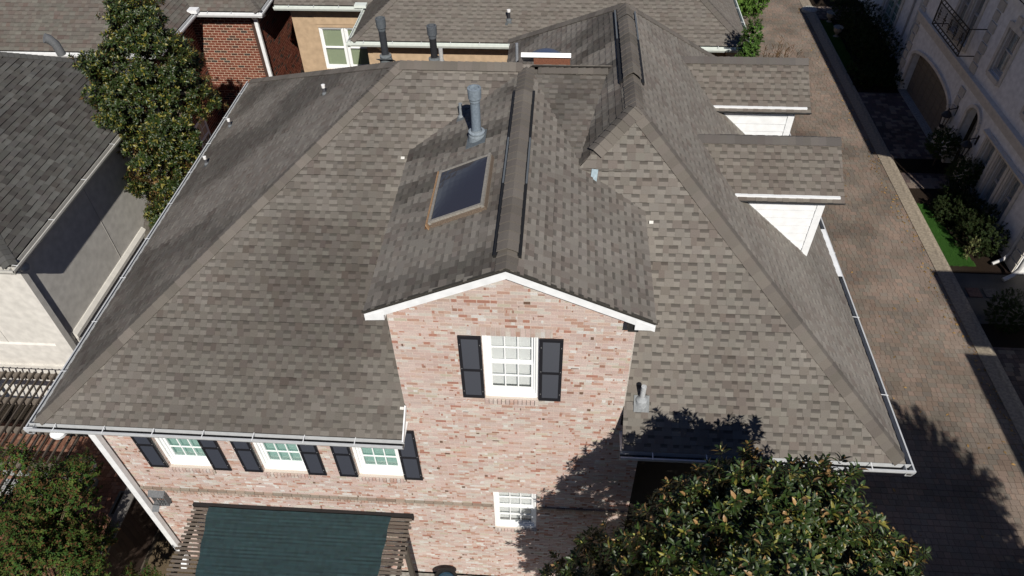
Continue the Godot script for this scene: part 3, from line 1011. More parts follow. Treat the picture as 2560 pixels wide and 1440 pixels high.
	var gy := func(x: float) -> float: return 10.57 - mG * absf(x - 0.275)
	var GL := [Vector3(-1.89, gy.call(-1.89), -6.0), Vector3(-1.89, gy.call(-1.89), -0.28), Vector3(0.275, 10.57, -0.28), Vector3(0.275, 10.57, -6.2)]
	var GR := [Vector3(2.47, gy.call(2.47), -0.28), Vector3(2.47, gy.call(2.47), -4.2), Vector3(0.275, 10.57, -6.2), Vector3(0.275, 10.57, -0.28)]
	var SD := [Vector3(0.4, 10.07, -3.36), Vector3(2.2, 10.07, -3.36), Vector3(2.2, 10.53, -6.0), Vector3(0.4, 10.53, -6.0)]
	var BK := [Vector3(7.0, 6.6, -12.40), B, C, Vector3(1.9, 10.62, -6.03)]
	var rm := MB.new()
	for pl in [FL, LF, FR, RT, WL, GL, GR, SD, BK]:
		var pts: Array = pl.duplicate()
		var nn := Vector3.ZERO
		for i in pts.size(): nn += pts[i].cross(pts[(i + 1) % pts.size()])
		if nn.y < 0: pts.reverse()
		for i in pts.size(): pts[i] = pts[i] + Vector3(0, -0.010, 0)
		rm.slab(pts, 0.025, dk)
	var R := part("roof", H, rm, "shingle")
	var base := Color(0.253, 0.233, 0.208); var warm := Color(0.196, 0.166, 0.147)
	var list := []
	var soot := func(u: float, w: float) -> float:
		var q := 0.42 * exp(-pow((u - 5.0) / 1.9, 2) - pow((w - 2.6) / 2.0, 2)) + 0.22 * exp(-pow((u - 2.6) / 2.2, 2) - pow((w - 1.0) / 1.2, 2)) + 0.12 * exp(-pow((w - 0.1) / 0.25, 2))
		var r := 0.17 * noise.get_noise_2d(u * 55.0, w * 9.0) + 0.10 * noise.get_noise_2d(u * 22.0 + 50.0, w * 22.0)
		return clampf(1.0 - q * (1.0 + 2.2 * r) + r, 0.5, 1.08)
	shingles(list, plane_of(FL), style("fl", base * 0.99, warm * 0.93, 0.54, 0.35, soot))
	var lf := style("lf", base * 0.98, warm * 0.98, 0.6, 0.3, stain(0.58, 1.08, 1.5, 15.0, 8.0, 2.0)); lf.plain = 0.4; lf.vary = 1.6
	shingles(list, plane_of([B, A, C]), lf)
	shingles(list, plane_of(FR), style("fr", base, warm, 0.42, 0.28, stain(0.9, 1.04, 1.2, 20.0, 12.0, 3.0)))
	shingles(list, plane_of(RT), style("rt", base * 1.16, warm * 1.16, 0.60, 0.25, stain(0.9, 1.05, 1.2, 20.0, 12.0, 4.0)))  # lighter copy of the shingle colour: this slope's brightness is painted in
	shingles(list, plane_of([wl.call(-0.40, -10.9), wl.call(-0.40, -6.6), wl.call(1.15, -5.0), wl.call(1.15, -3.35), hl, P, Q]), style("wl", base * 1.14, warm * 1.14, 0.7, 0.25, stain(0.5, 1.02, 1.6, 36.0, 12.0, 5.0)))  # tint raised too, putting extra light on this slope into the colour
	var sky1 := Rect2(1.83, 0.0, 0.0, 0.0)
	shingles(list, plane_of(GL), style("gl", base, warm, 0.6, 0.25, stain(0.56, 1.06, 2.0, 40.0, 7.0, 6.0)), [sky1])
	shingles(list, plane_of(GR), style("gr", base * 1.08, warm * 1.05, 0.46, 0.35, stain(0.92, 1.05, 1.2, 20.0, 12.0, 7.0)))  # slightly lightened tint, light on this slope painted into the shingles
	shingles(list, plane_of(SD), style("sd", base * 0.9, warm * 0.9, 0.62, 0.3, stain(0.62, 1.02, 1.4, 40.0, 18.0, 8.0)))
	shingles(list, plane_of([K, B, C, Vector3(1.9, 10.62, -6.03)]), style("bk", base, warm, 0.6))
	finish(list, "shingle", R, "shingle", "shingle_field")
	# ---- ridge and hip caps
	var n_fl: Vector3 = plane_of(FL).n; var n_lf: Vector3 = plane_of([B, A, C]).n; var n_fr: Vector3 = plane_of(FR).n; var n_rt: Vector3 = plane_of(RT).n
	var n_wl: Vector3 = plane_of([wl.call(0, -3.0), P, Q]).n; var n_gl: Vector3 = plane_of(GL).n; var n_gr: Vector3 = plane_of(GR).n; var n_sd: Vector3 = plane_of(SD).n
	var n_bk: Vector3 = plane_of([K, B, C]).n
	var cc := Color(0.212, 0.190, 0.168)
	var cl := []
	caps(cl, A + Vector3(0.05, 0.03, -0.05), C, n_fl, n_lf, cc)
	caps(cl, B + Vector3(0.05, 0.03, 0.05), C, n_bk, n_lf, cc)
	caps(cl, C, Vector3(0.2, 10.62, -6.03), n_fl, n_bk, cc, 0.17, 0.01)
	caps(cl, Vector3(1.85, 10.55, -6.0), Vector3(0.5, 10.55, -6.0), n_sd, n_bk, cc)
	caps(cl, G + Vector3(-0.05, 0.04, -0.05), P, n_fr, n_rt, cc * 0.95, 0.17)
	caps(cl, hl.lerp(P, 0.05) + Vector3(0, 0.008, 0.03), P, n_fr, n_wl, cc, 0.17, 0.012)
	caps(cl, P, Q, n_rt, n_wl, cc, 0.19)
	caps(cl, K + Vector3(-0.05, 0.03, 0.05), Q, n_bk, n_rt, cc)
	caps(cl, wl.call(-0.40, -10.9), Q, Vector3(0, 0.7, -0.7), n_wl, cc)
	caps(cl, Vector3(0.275, 10.57, -0.28), Vector3(0.275, 10.57, -6.2), n_gl, n_gr, cc, 0.155)
	# raised caps over the two ridge vents
	caps(cl, Vector3(0.275, 10.60, -0.62), Vector3(0.275, 10.60, -5.15), n_gl, n_gr, cc * 1.02, 0.145, 0.035, 0.2)
	caps(cl, Vector3(2.255, 10.885, -5.2), Vector3(2.255, 10.885, -7.6), n_rt, n_wl, cc, 0.17, 0.03, 0.2)
	finish_built(cl, "ridge_cap", R, "shingle", "ridge_cap_run")
	# black edges of the ridge vents
	for v in [[Vector3(0.275, 10.57, 0), 0.175, mG, mG, -0.60, -5.17], [Vector3(2.255, 10.857, 0), 0.20, 0.8, 0.9, -5.2, -7.6]]:
		for s in [-1, 1]:
			var vm := MB.new()
			var m: float = v[2] if s < 0 else v[3]
			var x: float = v[0].x + s * v[1]; var y: float = v[0].y - m * v[1]
			vm.bar(Vector3(x, y + 0.032, v[4]), Vector3(x, y + 0.032, v[5]), 0.055, 0.06, Color(0.012, 0.012, 0.014))
			vm.bar(Vector3(x - s * 0.06, y + 0.02, v[4] - 0.01), Vector3(x - s * 0.06, y + 0.02, v[5] + 0.01), 0.09, 0.05, Color(0.02, 0.02, 0.022))
			vm.bar(Vector3(x + s * 0.012, y + 0.058, v[4] - 1.7), Vector3(x + s * 0.012, y + 0.058, v[4] - 3.0), 0.03, 0.012, Color(0.1, 0.11, 0.125))
			part("ridge_vent", R, vm, "black")
	# ---- fascia, rakes, soffit boards
	var wh := Color(0.80, 0.82, 0.84)
	var fm := MB.new()
	fm.span(Vector3(-8.30, 6.40, -0.16), Vector3(-1.63, 6.56, -0.10), wh)
	fm.span(Vector3(-8.30, 6.38, -0.55), Vector3(-1.63, 6.40, -0.10), wh)
	fm.span(Vector3(2.22, 6.40, -0.16), Vector3(6.95, 6.56, -0.10), wh)
	fm.span(Vector3(2.22, 6.38, -2.2), Vector3(6.95, 6.40, -0.10), wh)
	fm.span(Vector3(-8.32, 6.38, -12.3), Vector3(-8.26, 6.56, -0.16), wh)
	fm.span(Vector3(6.86, 6.38, -12.3), Vector3(6.92, 6.56, -0.16), wh)
	fm.span(Vector3(-8.3, 6.36, -12.3), Vector3(-7.9, 6.38, -0.16), wh)
	fm.span(Vector3(6.55, 6.36, -12.3), Vector3(6.92, 6.38, -0.16), wh)
	fm.bar(Vector3(-1.612, 6.54, -0.02), Vector3(-1.612, 6.90, -0.54), 0.022, 0.13, wh)
	part("fascia", H, fm, "paint")
	for s in [-1, 1]:
		var bm := MB.new()
		var xe := -1.89 if s < 0 else 2.47
		var ye: float = gy.call(xe)
		var t := Vector3(0.275, 10.57, -0.30); var e := Vector3(xe, ye, -0.30)
		var prof := PackedVector2Array([Vector2(0, -0.014), Vector2(0, -0.200), Vector2(0.05, -0.200), Vector2(0.05, -0.014)])
		var dn := Vector3(0, 1, 0)
		bm.sweep(prof, t, e, Vector3(0, 0, -1), dn, wh)
		bm.sweep(PackedVector2Array([Vector2(0.05, -0.06), Vector2(0.05, -0.075), Vector2(0.26, -0.075), Vector2(0.26, -0.06)]), t, e, Vector3(0, 0, -1), dn, wh)
		# boxed return at the foot of the rake
		var xi: float = xe - s * 0.30
		bm.slab([Vector3(minf(xe, xi), ye - 0.17 - (0.0 if s > 0 else 0.02), -0.297), Vector3(maxf(xe, xi), ye - 0.17, -0.297), Vector3(maxf(xe, xi), (ye if s > 0 else gy.call(xi)) - 0.1, -0.297), Vector3(minf(xe, xi), (ye if s < 0 else gy.call(xi)) - 0.1, -0.297)], 0.055, wh)
		bm.box(Vector3(xe - s * 0.15, ye - 0.175, -2.4), Vector3(0.30, 0.02, 4.1), wh)
		bm.box(Vector3(xe - s * 0.012, ye - 0.10, -2.4), Vector3(0.024, 0.13, 4.1), wh)
		part("rake_board", H, bm, "paint")
		var em := MB.new()
		em.sweep(PackedVector2Array([Vector2(-0.014, 0.012), Vector2(-0.014, -0.012), Vector2(0.03, -0.012), Vector2(0.03, 0.012)]), Vector3(0.275, 10.57, -0.29), Vector3(xe - s * -0.02, ye - 0.01, -0.29), Vector3(0, 0, -1), dn, Color(0.06, 0.055, 0.05))
		part("drip_edge", H, em, "metal")
	# ---- gutters and downspouts
	var gc := Color(0.50, 0.52, 0.54)
	gutter(H, Vector3(-8.53, 6.575, -0.03), Vector3(-1.60, 6.575, -0.03), Vector3(0, 0, 1), gc)
	gutter(H, Vector3(2.2, 6.575, -0.03), Vector3(7.15, 6.575, -0.03), Vector3(0, 0, 1), gc)
	gutter(H, Vector3(-8.38, 6.572, -12.4), Vector3(-8.38, 6.572, 0.118), Vector3(-1, 0, 0), gc, 1.3)
	gutter(H, Vector3(7.0, 6.572, -12.4), Vector3(7.0, 6.572, 0.118), Vector3(1, 0, 0), gc, 1.95)
	var gd := MB.new()
	gd.box(Vector3(7.06, 6.582, -5.4), Vector3(0.11, 0.012, 1.55), wh)
	part("gutter_guard", H, gd, "paint")
	downpipe(H, [Vector3(-7.88, 6.42, -0.02), Vector3(-7.88, 6.2, -0.44), Vector3(-7.88, 0.35, -0.44), Vector3(-7.88, 0.12, -0.25)], 0.14, 0.11, wh)
	downpipe(H, [Vector3(6.32, 6.42, 0.02), Vector3(6.32, 6.2, -0.48), Vector3(6.32, 0.2, -0.48)], 0.12, 0.09, wh)
	var dl := MB.new()
	dl.lathe(Vector3(-8.05, 6.28, -0.02), [Vector2(0.02, -0.05), Vector2(0.13, -0.02), Vector2(0.15, 0.06), Vector2(0.10, 0.13), Vector2(0.0, 0.15)], 12, wh)
	part("floodlight", H, dl, "vinyl")
	var cf := MB.new()
	cf.box(Vector3(2.34, 6.79, -0.28), Vector3(0.16, 0.012, 0.10), Color(0.8, 0.8, 0.78), Basis(Vector3.RIGHT, 0.7))
	cf.box(Vector3(2.225, 8.2, -0.80), Vector3(0.03, 2.6, 0.5), Color(0.6, 0.55, 0.5))
	part("step_flashing", H, cf, "metal")
	var db := MB.new()
	db.box(Vector3(2.16, 9.38, -0.45), Vector3(0.16, 0.15, 0.2), Color(0.02, 0.02, 0.02))  # black block standing in for the shade under the eave end
	part("frieze_gap", H, db, "black")
	# ---- dryer hood on the lower left of the wall
	var vh := MB.new()
	var vc := Color(0.17, 0.18, 0.19)
	vh.slab([Vector3(-7.68, 3.30, -0.40), Vector3(-7.34, 3.30, -0.40), Vector3(-7.32, 3.38, -0.53), Vector3(-7.70, 3.38, -0.53)], 0.015, vc)
	vh.span(Vector3(-7.34, 2.95, -0.53), Vector3(-7.325, 3.30, -0.41), vc)
	vh.span(Vector3(-7.69, 2.95, -0.53), Vector3(-7.675, 3.28, -0.47), vc)
	vh.span(Vector3(-7.69, 2.93, -0.53), Vector3(-7.325, 2.95, -0.41), vc)
	for i in 4: vh.span(Vector3(-7.54 + i * 0.06, 2.95, -0.43), Vector3(-7.525 + i * 0.06, 3.29, -0.415), vc * 0.7)
	for i in 3: vh.span(Vector3(-7.54, 3.02 + i * 0.1, -0.435), Vector3(-7.34, 3.035 + i * 0.1, -0.42), vc * 0.7)
	vh.box(Vector3(-7.60, 2.94, -0.33), Vector3(0.15, 0.012, 0.14), vc * 1.1, Basis(Vector3.RIGHT, 0.5))
	part("vent_hood", H, vh, "metal")
	# ---- dormers on the right slope
	for dz in [-4.28, -7.44]:
		dormer(H, dz, n_rt)
	# ---- pipes, skylights, flashings on the roof
	pipe_stack(H, Vector3(-0.52, 10.21, -4.07), 0.95, 0.085, Color(0.20, 0.25, 0.30), Vector3(-mG, 1, 0).normalized(), true)
	pipe_stack(H, Vector3(-0.93, 10.02, -5.05), 0.30, 0.035, Color(0.26, 0.29, 0.31), Vector3(-mG, 1, 0).normalized(), false)
	for q in [Vector3(-4.23, 9.29, -7.04), Vector3(-7.86, 6.93, -9.33), Vector3(-7.86, 6.93, -7.59)]: pipe_stack(H, q, 0.22, 0.035, Color(0.10, 0.10, 0.11), n_lf, false, Color(0.75, 0.75, 0.75))
	pipe_stack(H, Vector3(-2.84, 9.93, -7.40), 0.90, 0.075, Color(0.045, 0.05, 0.055), n_bk, true)
	pipe_stack(H, Vector3(-1.76, 9.93, -7.30), 0.80, 0.075, Color(0.03, 0.03, 0.034), n_bk, true)
	pipe_stack(H, Vector3(-1.60, 9.98, -7.22), 0.34, 0.045, Color(0.5, 0.5, 0.5), n_bk, false)
	pipe_stack(H, Vector3(0.03, 10.12, -6.90), 0.50, 0.03, Color(0.28, 0.3, 0.33), n_bk, false)
	pipe_stack(H, Vector3(2.53, 7.24, -0.62), 0.40, 0.045, Color(0.55, 0.57, 0.59), n_fr, false, Color(0, 0, 0, 0), 1.3)
	skylight(H, Vector3(-0.585, 10.18, -2.50), Vector3(-mG, 1, 0).normalized(), Vector3(1, mG, 0).normalized(), 0.99, 1.36)
	var sb := Basis(Vector3.RIGHT, n_bk, Vector3.RIGHT.cross(n_bk))
	var sc := Vector3(0.64, 10.62 - 0.631 * 0.62, -6.65)
	var s2 := MB.new()
	s2.box(sc + n_bk * 0.06 + Vector3(0.12, 0, 0), Vector3(0.72, 0.20, 0.9), Color(0.24, 0.09, 0.045), sb)
	var sk := part("rear_skylight", H, s2, "rust")
	var s3 := MB.new()
	s3.box(sc + n_bk * 0.20, Vector3(0.98, 0.085, 1.02), Color(0.78, 0.8, 0.8), sb)
	part("frame", sk, s3, "vinyl")
	var s4 := MB.new()
	for i in 10:
		for j in 10:
			var q := []
			for e in [[0, 0], [1, 0], [1, 1], [0, 1]]:
				var u: float = (i + e[0]) / 5.0 - 1.0; var w: float = (j + e[1]) / 5.0 - 1.0
				q.append(sc + sb.x * u * 0.36 - sb.z * w * 0.44 + n_bk * (0.243 + 0.14 * (1 - u * u) * (1 - w * w)))
			if (q[1] - q[0]).cross(q[2] - q[0]).dot(n_bk) > 0: s4.quad(q[0], q[1], q[2], q[3], Color(0.05, 0.07, 0.13))
			else: s4.quad(q[3], q[2], q[1], q[0], Color(0.05, 0.07, 0.13))
	part("dome", sk, s4, "vinyl")
	var fl := MB.new()
	fl.bar(Vector3(1.59, 10.10, -3.36), Vector3(1.55, 9.86, -3.08), 0.11, 0.012, Color(0.35, 0.45, 0.50))
	fl.bar(Vector3(1.545, 9.84, -3.05), Vector3(1.51, 9.72, -2.93), 0.05, 0.02, Color(0.09, 0.06, 0.05))
	part("hip_flashing", H, fl, "metal")
	for q in [[Vector3(2.58, 9.46, -2.75), n_fr], [Vector3(-2.0, 9.53, -4.36), n_fl], [Vector3(-1.66, 6.93, -0.46), n_fl]]:
		var tb := MB.new()
		tb.box(q[0] + q[1] * 0.015, Vector3(0.07, 0.012, 0.05), Color(0.75, 0.74, 0.7), Basis(Quaternion(Vector3.UP, q[1])))
		part("flashing_tab", H, tb, "metal")

func wall_with_holes(mb: MB, f: Dictionary, holes: Array, thick: float, col: Color) -> void:
	# split the outline into vertical strips at every opening edge, then each strip at its opening
	var xs := []
	for p in f.poly: xs.append(p.x)
	for h in holes:
		xs.append(h.position.x); xs.append(h.end.x)
	xs.sort()
	for i in xs.size() - 1:
		var a: float = xs[i]; var b: float = xs[i + 1]
		if b - a < 0.001: continue
		var cuts := [[-1.0, 40.0]]
		for h in holes:
			if h.position.x < (a + b) * 0.5 and h.end.x > (a + b) * 0.5:
				var nx := []
				for c in cuts:
					if h.position.y > c[0] and h.end.y < c[1]:
						nx.append([c[0], h.position.y]); nx.append([h.end.y, c[1]])
					else: nx.append(c)
				cuts = nx
		for c in cuts:
			var r := PackedVector2Array([Vector2(a, c[0]), Vector2(b, c[0]), Vector2(b, c[1]), Vector2(a, c[1])])
			for q in Geometry2D.intersect_polygons(r, f.poly):
				if Geometry2D.is_polygon_clockwise(q): q.reverse()
				var pts := []
				for p in q: pts.append(at_plane(f, p.x, p.y))
				mb.slab(pts, thick, col)

func pipe_stack(H: Node3D, at: Vector3, ht: float, r: float, col: Color, n: Vector3, cap: bool, top_col := Color(0, 0, 0, 0), wide := 1.0) -> void:
	var mb := MB.new()
	mb.tube([at - Vector3(0, 0.1, 0), at + Vector3(0, ht, 0)], [r, r], 14, col)
	var o := part("vent_pipe", H, mb, "metal")
	var b := Basis(Quaternion(Vector3.UP, n))
	var fl := MB.new()
	var hc := col.lerp(Color(0.25, 0.28, 0.3), 0.5)
	fl.box(at + n * 0.012 + b.z * 0.05, Vector3(r * 4.5 * wide, 0.012, r * 5.0 * wide), hc * 0.6, b)
	fl.lathe(at, [Vector2(r * 2.0 * wide, -0.1), Vector2(r * 1.75 * wide, r * 0.9 * wide), Vector2(r * (1.15 + (wide - 1.0) * 0.9), r * 1.7 * wide), Vector2(r * 1.05, r * 2.2 * wide)], 16, hc)
	part("roof_jack", o, fl, "metal")
	if cap:
		var c := MB.new()
		var sc := MB.new()
		sc.lathe(at, [Vector2(r * 1.7, r * 1.4), Vector2(r * 1.75, r * 1.75), Vector2(r * 1.2, r * 1.9)], 14, hc * 1.3)
		part("storm_collar", o, sc, "metal")
		c.lathe(at + Vector3(0, ht, 0), [Vector2(r * 1.02, -0.22), Vector2(r * 1.12, -0.20), Vector2(r * 1.12, -0.16), Vector2(r * 1.35, -0.14), Vector2(r * 1.42, 0.0), Vector2(r * 1.42, 0.05), Vector2(r * 1.05, 0.055), Vector2(r * 1.0, 0.02), Vector2(0.0, 0.02)], 16, col.lerp(Color(0.3, 0.34, 0.38), 0.3))
		part("pipe_cap", o, c, "metal")
	elif top_col.a > 0.5:
		var c := MB.new()
		c.lathe(at + Vector3(0, ht, 0), [Vector2(r * 1.15, -0.05), Vector2(r * 1.25, 0.02), Vector2(0, 0.03)], 10, top_col)
		part("pipe_cap", o, c, "vinyl")

func skylight(H: Node3D, c: Vector3, n: Vector3, up: Vector3, wu: float, lz: float) -> void:
	var u := Vector3(0, 0, 1)
	var b := Basis(up, n, up.cross(n))
	var cu := MB.new()
	cu.box(c + n * 0.03, Vector3(wu + 0.02, 0.12, lz + 0.02), Color(0.27, 0.20, 0.15), b)
	var o := part("skylight", H, cu, "rust")
	var fr := MB.new()
	var fc := Color(0.32, 0.30, 0.27)
	for s in [-1, 1]:
		fr.box(c + n * 0.11 + up * s * (wu * 0.5 - 0.025), Vector3(0.045, 0.05, lz + 0.06), fc, b)
		fr.box(c + n * 0.109 + u * s * (lz * 0.5 - 0.015), Vector3(wu - 0.09, 0.048, 0.045), fc, b)
	fr.box(c + n * 0.07 - up * (wu * 0.5 + 0.04), Vector3(0.02, 0.1, lz + 0.1), Color(0.42, 0.27, 0.16), b)
	part("frame", o, fr, "metal")
	var g := MB.new()
	var k := 8
	for i in k:
		for j in k:
			var q := []
			for e in [[0, 0], [1, 0], [1, 1], [0, 1]]:
				var s: float = (i + e[0]) / float(k) * 2 - 1; var t: float = (j + e[1]) / float(k) * 2 - 1
				q.append(c + up * s * (wu * 0.5 - 0.05) - b.z * -t * (lz * 0.5 - 0.04) + n * (0.125 + 0.055 * (1 - s * s) * (1 - t * t)))
			if (q[1] - q[0]).cross(q[2] - q[0]).dot(n) > 0: g.quad(q[0], q[1], q[2], q[3], Color.WHITE)
			else: g.quad(q[3], q[2], q[1], q[0], Color.WHITE)
	part("dome", o, g, "smoked")
	var bk := MB.new()
	bk.box(c + n * 0.092, Vector3(wu - 0.1, 0.004, lz - 0.08), Color(0.03, 0.035, 0.06), b)
	part("well", o, bk, "vinyl")
	for s in [-1, 1]:
		var t := MB.new()
		t.box(c - up * (wu * 0.5 + 0.06) + u * s * (lz * 0.5 - 0.06) + n * 0.02, Vector3(0.12, 0.02, 0.10), Color(0.26, 0.13, 0.06), b)
		part("rusty_flashing", o, t, "rust")

func dormer(H: Node3D, z0: float, n_rt: Vector3) -> void:
	# a gabled dormer whose ridge runs out along x; only its near cheek and near roof slope face the camera
	var wh := Color(0.80, 0.82, 0.84)
	var hw := 0.92
	var zc := z0 - hw
	var y_e := 8.98; var y_r := 9.54
	var xf := 6.02 if z0 > -5 else 6.1
	var xr0 := 2.255
	var on_roof := func(y: float) -> float: return xr0 + (10.857 - y) / 0.897
	var cm := MB.new()
	cm.slab([Vector3(on_roof.call(y_e), y_e, z0), Vector3(xf, 10.857 - (xf - xr0) * 0.897, z0), Vector3(xf, y_e, z0)], 0.1, wh * 0.3)
	cm.slab([Vector3(xf, 10.857 - (xf - xr0) * 0.897 - 0.1, z0 - 0.1), Vector3(xf, 10.857 - (xf - xr0) * 0.897 - 0.1, z0 - hw * 2), Vector3(xf, y_e, z0 - hw * 2), Vector3(xf, y_r, zc), Vector3(xf, y_e, z0 - 0.1)], 0.1, wh * 0.97)
	cm.slab([Vector3(on_roof.call(y_e), y_e, z0 - hw * 2), Vector3(xf, y_e, z0 - hw * 2), Vector3(xf, 7.5, z0 - hw * 2)], 0.1, wh * 0.97)
	var D := part("dormer", H, cm, "paint")
	# lap boards on the near cheek
	var y := 10.857 - (xf - xr0) * 0.897
	while y < y_e - 0.02:
		var t := minf(y + 0.19, y_e) - 0.012
		var xa: float = on_roof.call(t)
		var bm := MB.new()
		var x0: float = maxf(on_roof.call(y), 3.0)
		var lo := Vector3(0, 0, 0.022); var hi := Vector3(0, 0, 0.010)
		var a := Vector3(minf(x0, xf - 0.1), y, z0); var b2 := Vector3(xf - 0.1, y, z0); var c := Vector3(xf - 0.1, t, z0); var d := Vector3(xa, t, z0)
		bm.quad(a + lo, b2 + lo, c + hi, d + hi, wh)
		bm.quad(a, b2, b2 + lo, a + lo, wh * 0.8)
		part("lap_board", D, bm, "paint")
		y += 0.19
	var tb := MB.new()
	tb.span(Vector3(xf - 0.11, 10.857 - (xf - xr0) * 0.897 - 0.05, z0 + 0.002), Vector3(xf + 0.03, y_e, z0 + 0.035), wh)
	part("corner_board", D, tb, "paint")
	var ft := MB.new()
	var f0 := Vector3(on_roof.call(y_e) + 0.02, y_e, z0 + 0.04); var f1 := Vector3(xf - 0.05, 10.857 - (xf - 0.05 - xr0) * 0.897, z0 + 0.04)
	ft.bar(f0, f1, 0.05, 0.012, Color(0.25, 0.24, 0.22))
	part("cheek_flashing", D, ft, "metal")
	var fs := MB.new()
	fs.span(Vector3(on_roof.call(9.05) - 0.02, y_e - 0.01, z0 + 0.02), Vector3(xf + 0.22, y_e + 0.05, z0 + 0.135), wh)
	part("eave_board", D, fs, "paint")
	# roof
	var ov := 0.20
	var m := (y_r - y_e) / hw
	var xt := xf + 0.30
	var e0 := Vector3(3.6, y_e + 0.09 - m * ov, z0 + ov); var e1 := Vector3(xt, y_e + 0.09 - m * ov, z0 + ov)
	var r0 := Vector3(3.6, y_r + 0.09, zc); var r1 := Vector3(xt, y_r + 0.09, zc)
	var b0 := Vector3(3.6, e0.y, z0 - hw * 2 - ov); var b1 := Vector3(xt, e0.y, z0 - hw * 2 - ov)
	var rm := MB.new()
	rm.slab([e0 - Vector3(0, 0.01, 0), e1 - Vector3(0, 0.01, 0), r1 - Vector3(0, 0.01, 0), r0 - Vector3(0, 0.01, 0)], 0.05, Color(0.05, 0.045, 0.04))
	rm.slab([b1 - Vector3(0, 0.01, 0), b0 - Vector3(0, 0.01, 0), r0 - Vector3(0, 0.01, 0), r1 - Vector3(0, 0.01, 0)], 0.05, Color(0.05, 0.045, 0.04))
	part("dormer_roof", D, rm, "shingle")
	var list := []
	var st := style("dm", Color(0.228, 0.205, 0.18), Color(0.18, 0.15, 0.13), 0.50, 0.3)  # darker copy of the roof tint: the dormers' dimmer light painted in
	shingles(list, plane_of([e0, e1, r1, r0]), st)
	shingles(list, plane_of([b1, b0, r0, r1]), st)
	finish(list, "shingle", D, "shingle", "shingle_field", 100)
	var cl := []
	caps(cl, r1, r0, plane_of([e0, e1, r1, r0]).n, plane_of([b1, b0, r0, r1]).n, Color(0.175, 0.16, 0.15))
	finish_built(cl, "ridge_cap", D, "shingle", "ridge_cap_run", 60)
	var dg := MB.new()
	dg.bar(e0 + Vector3(0, 0.0, 0.005), e1 + Vector3(0.01, 0.0, 0.005), 0.02, 0.025, Color(0.05, 0.05, 0.05))
	part("drip_edge", D, dg, "metal")

# ------------------------------------------------------------------ neighbours
func hip_roof(H: Node3D, planes: Array, styles: Array, ridges: Array, cc: Color, most: int) -> Node3D:
	var rm := MB.new()
	for pl in planes:
		var pts: Array = pl.duplicate()
		var nn := Vector3.ZERO
		for i in pts.size(): nn += pts[i].cross(pts[(i + 1) % pts.size()])
		if nn.y < 0: pts.reverse()
		for i in pts.size(): pts[i] = pts[i] + Vector3(0, -0.01, 0)
		rm.slab(pts, 0.06, Color(0.05, 0.05, 0.05))
	var R := part("roof", H, rm, "shingle")
	var list := []
	var norms := []
	for i in planes.size():
		var f := plane_of(planes[i])
		norms.append(f.n)
		if styles[i] != null: shingles(list, f, styles[i])
	finish(list, "shingle", R, "shingle", "shingle_field", most)
	var cl := []
	for r in ridges: caps(cl, r[0], r[1], norms[r[2]], norms[r[3]], cc)
	finish_built(cl, "ridge_cap", R, "shingle", "ridge_cap_run", 120)
	return R

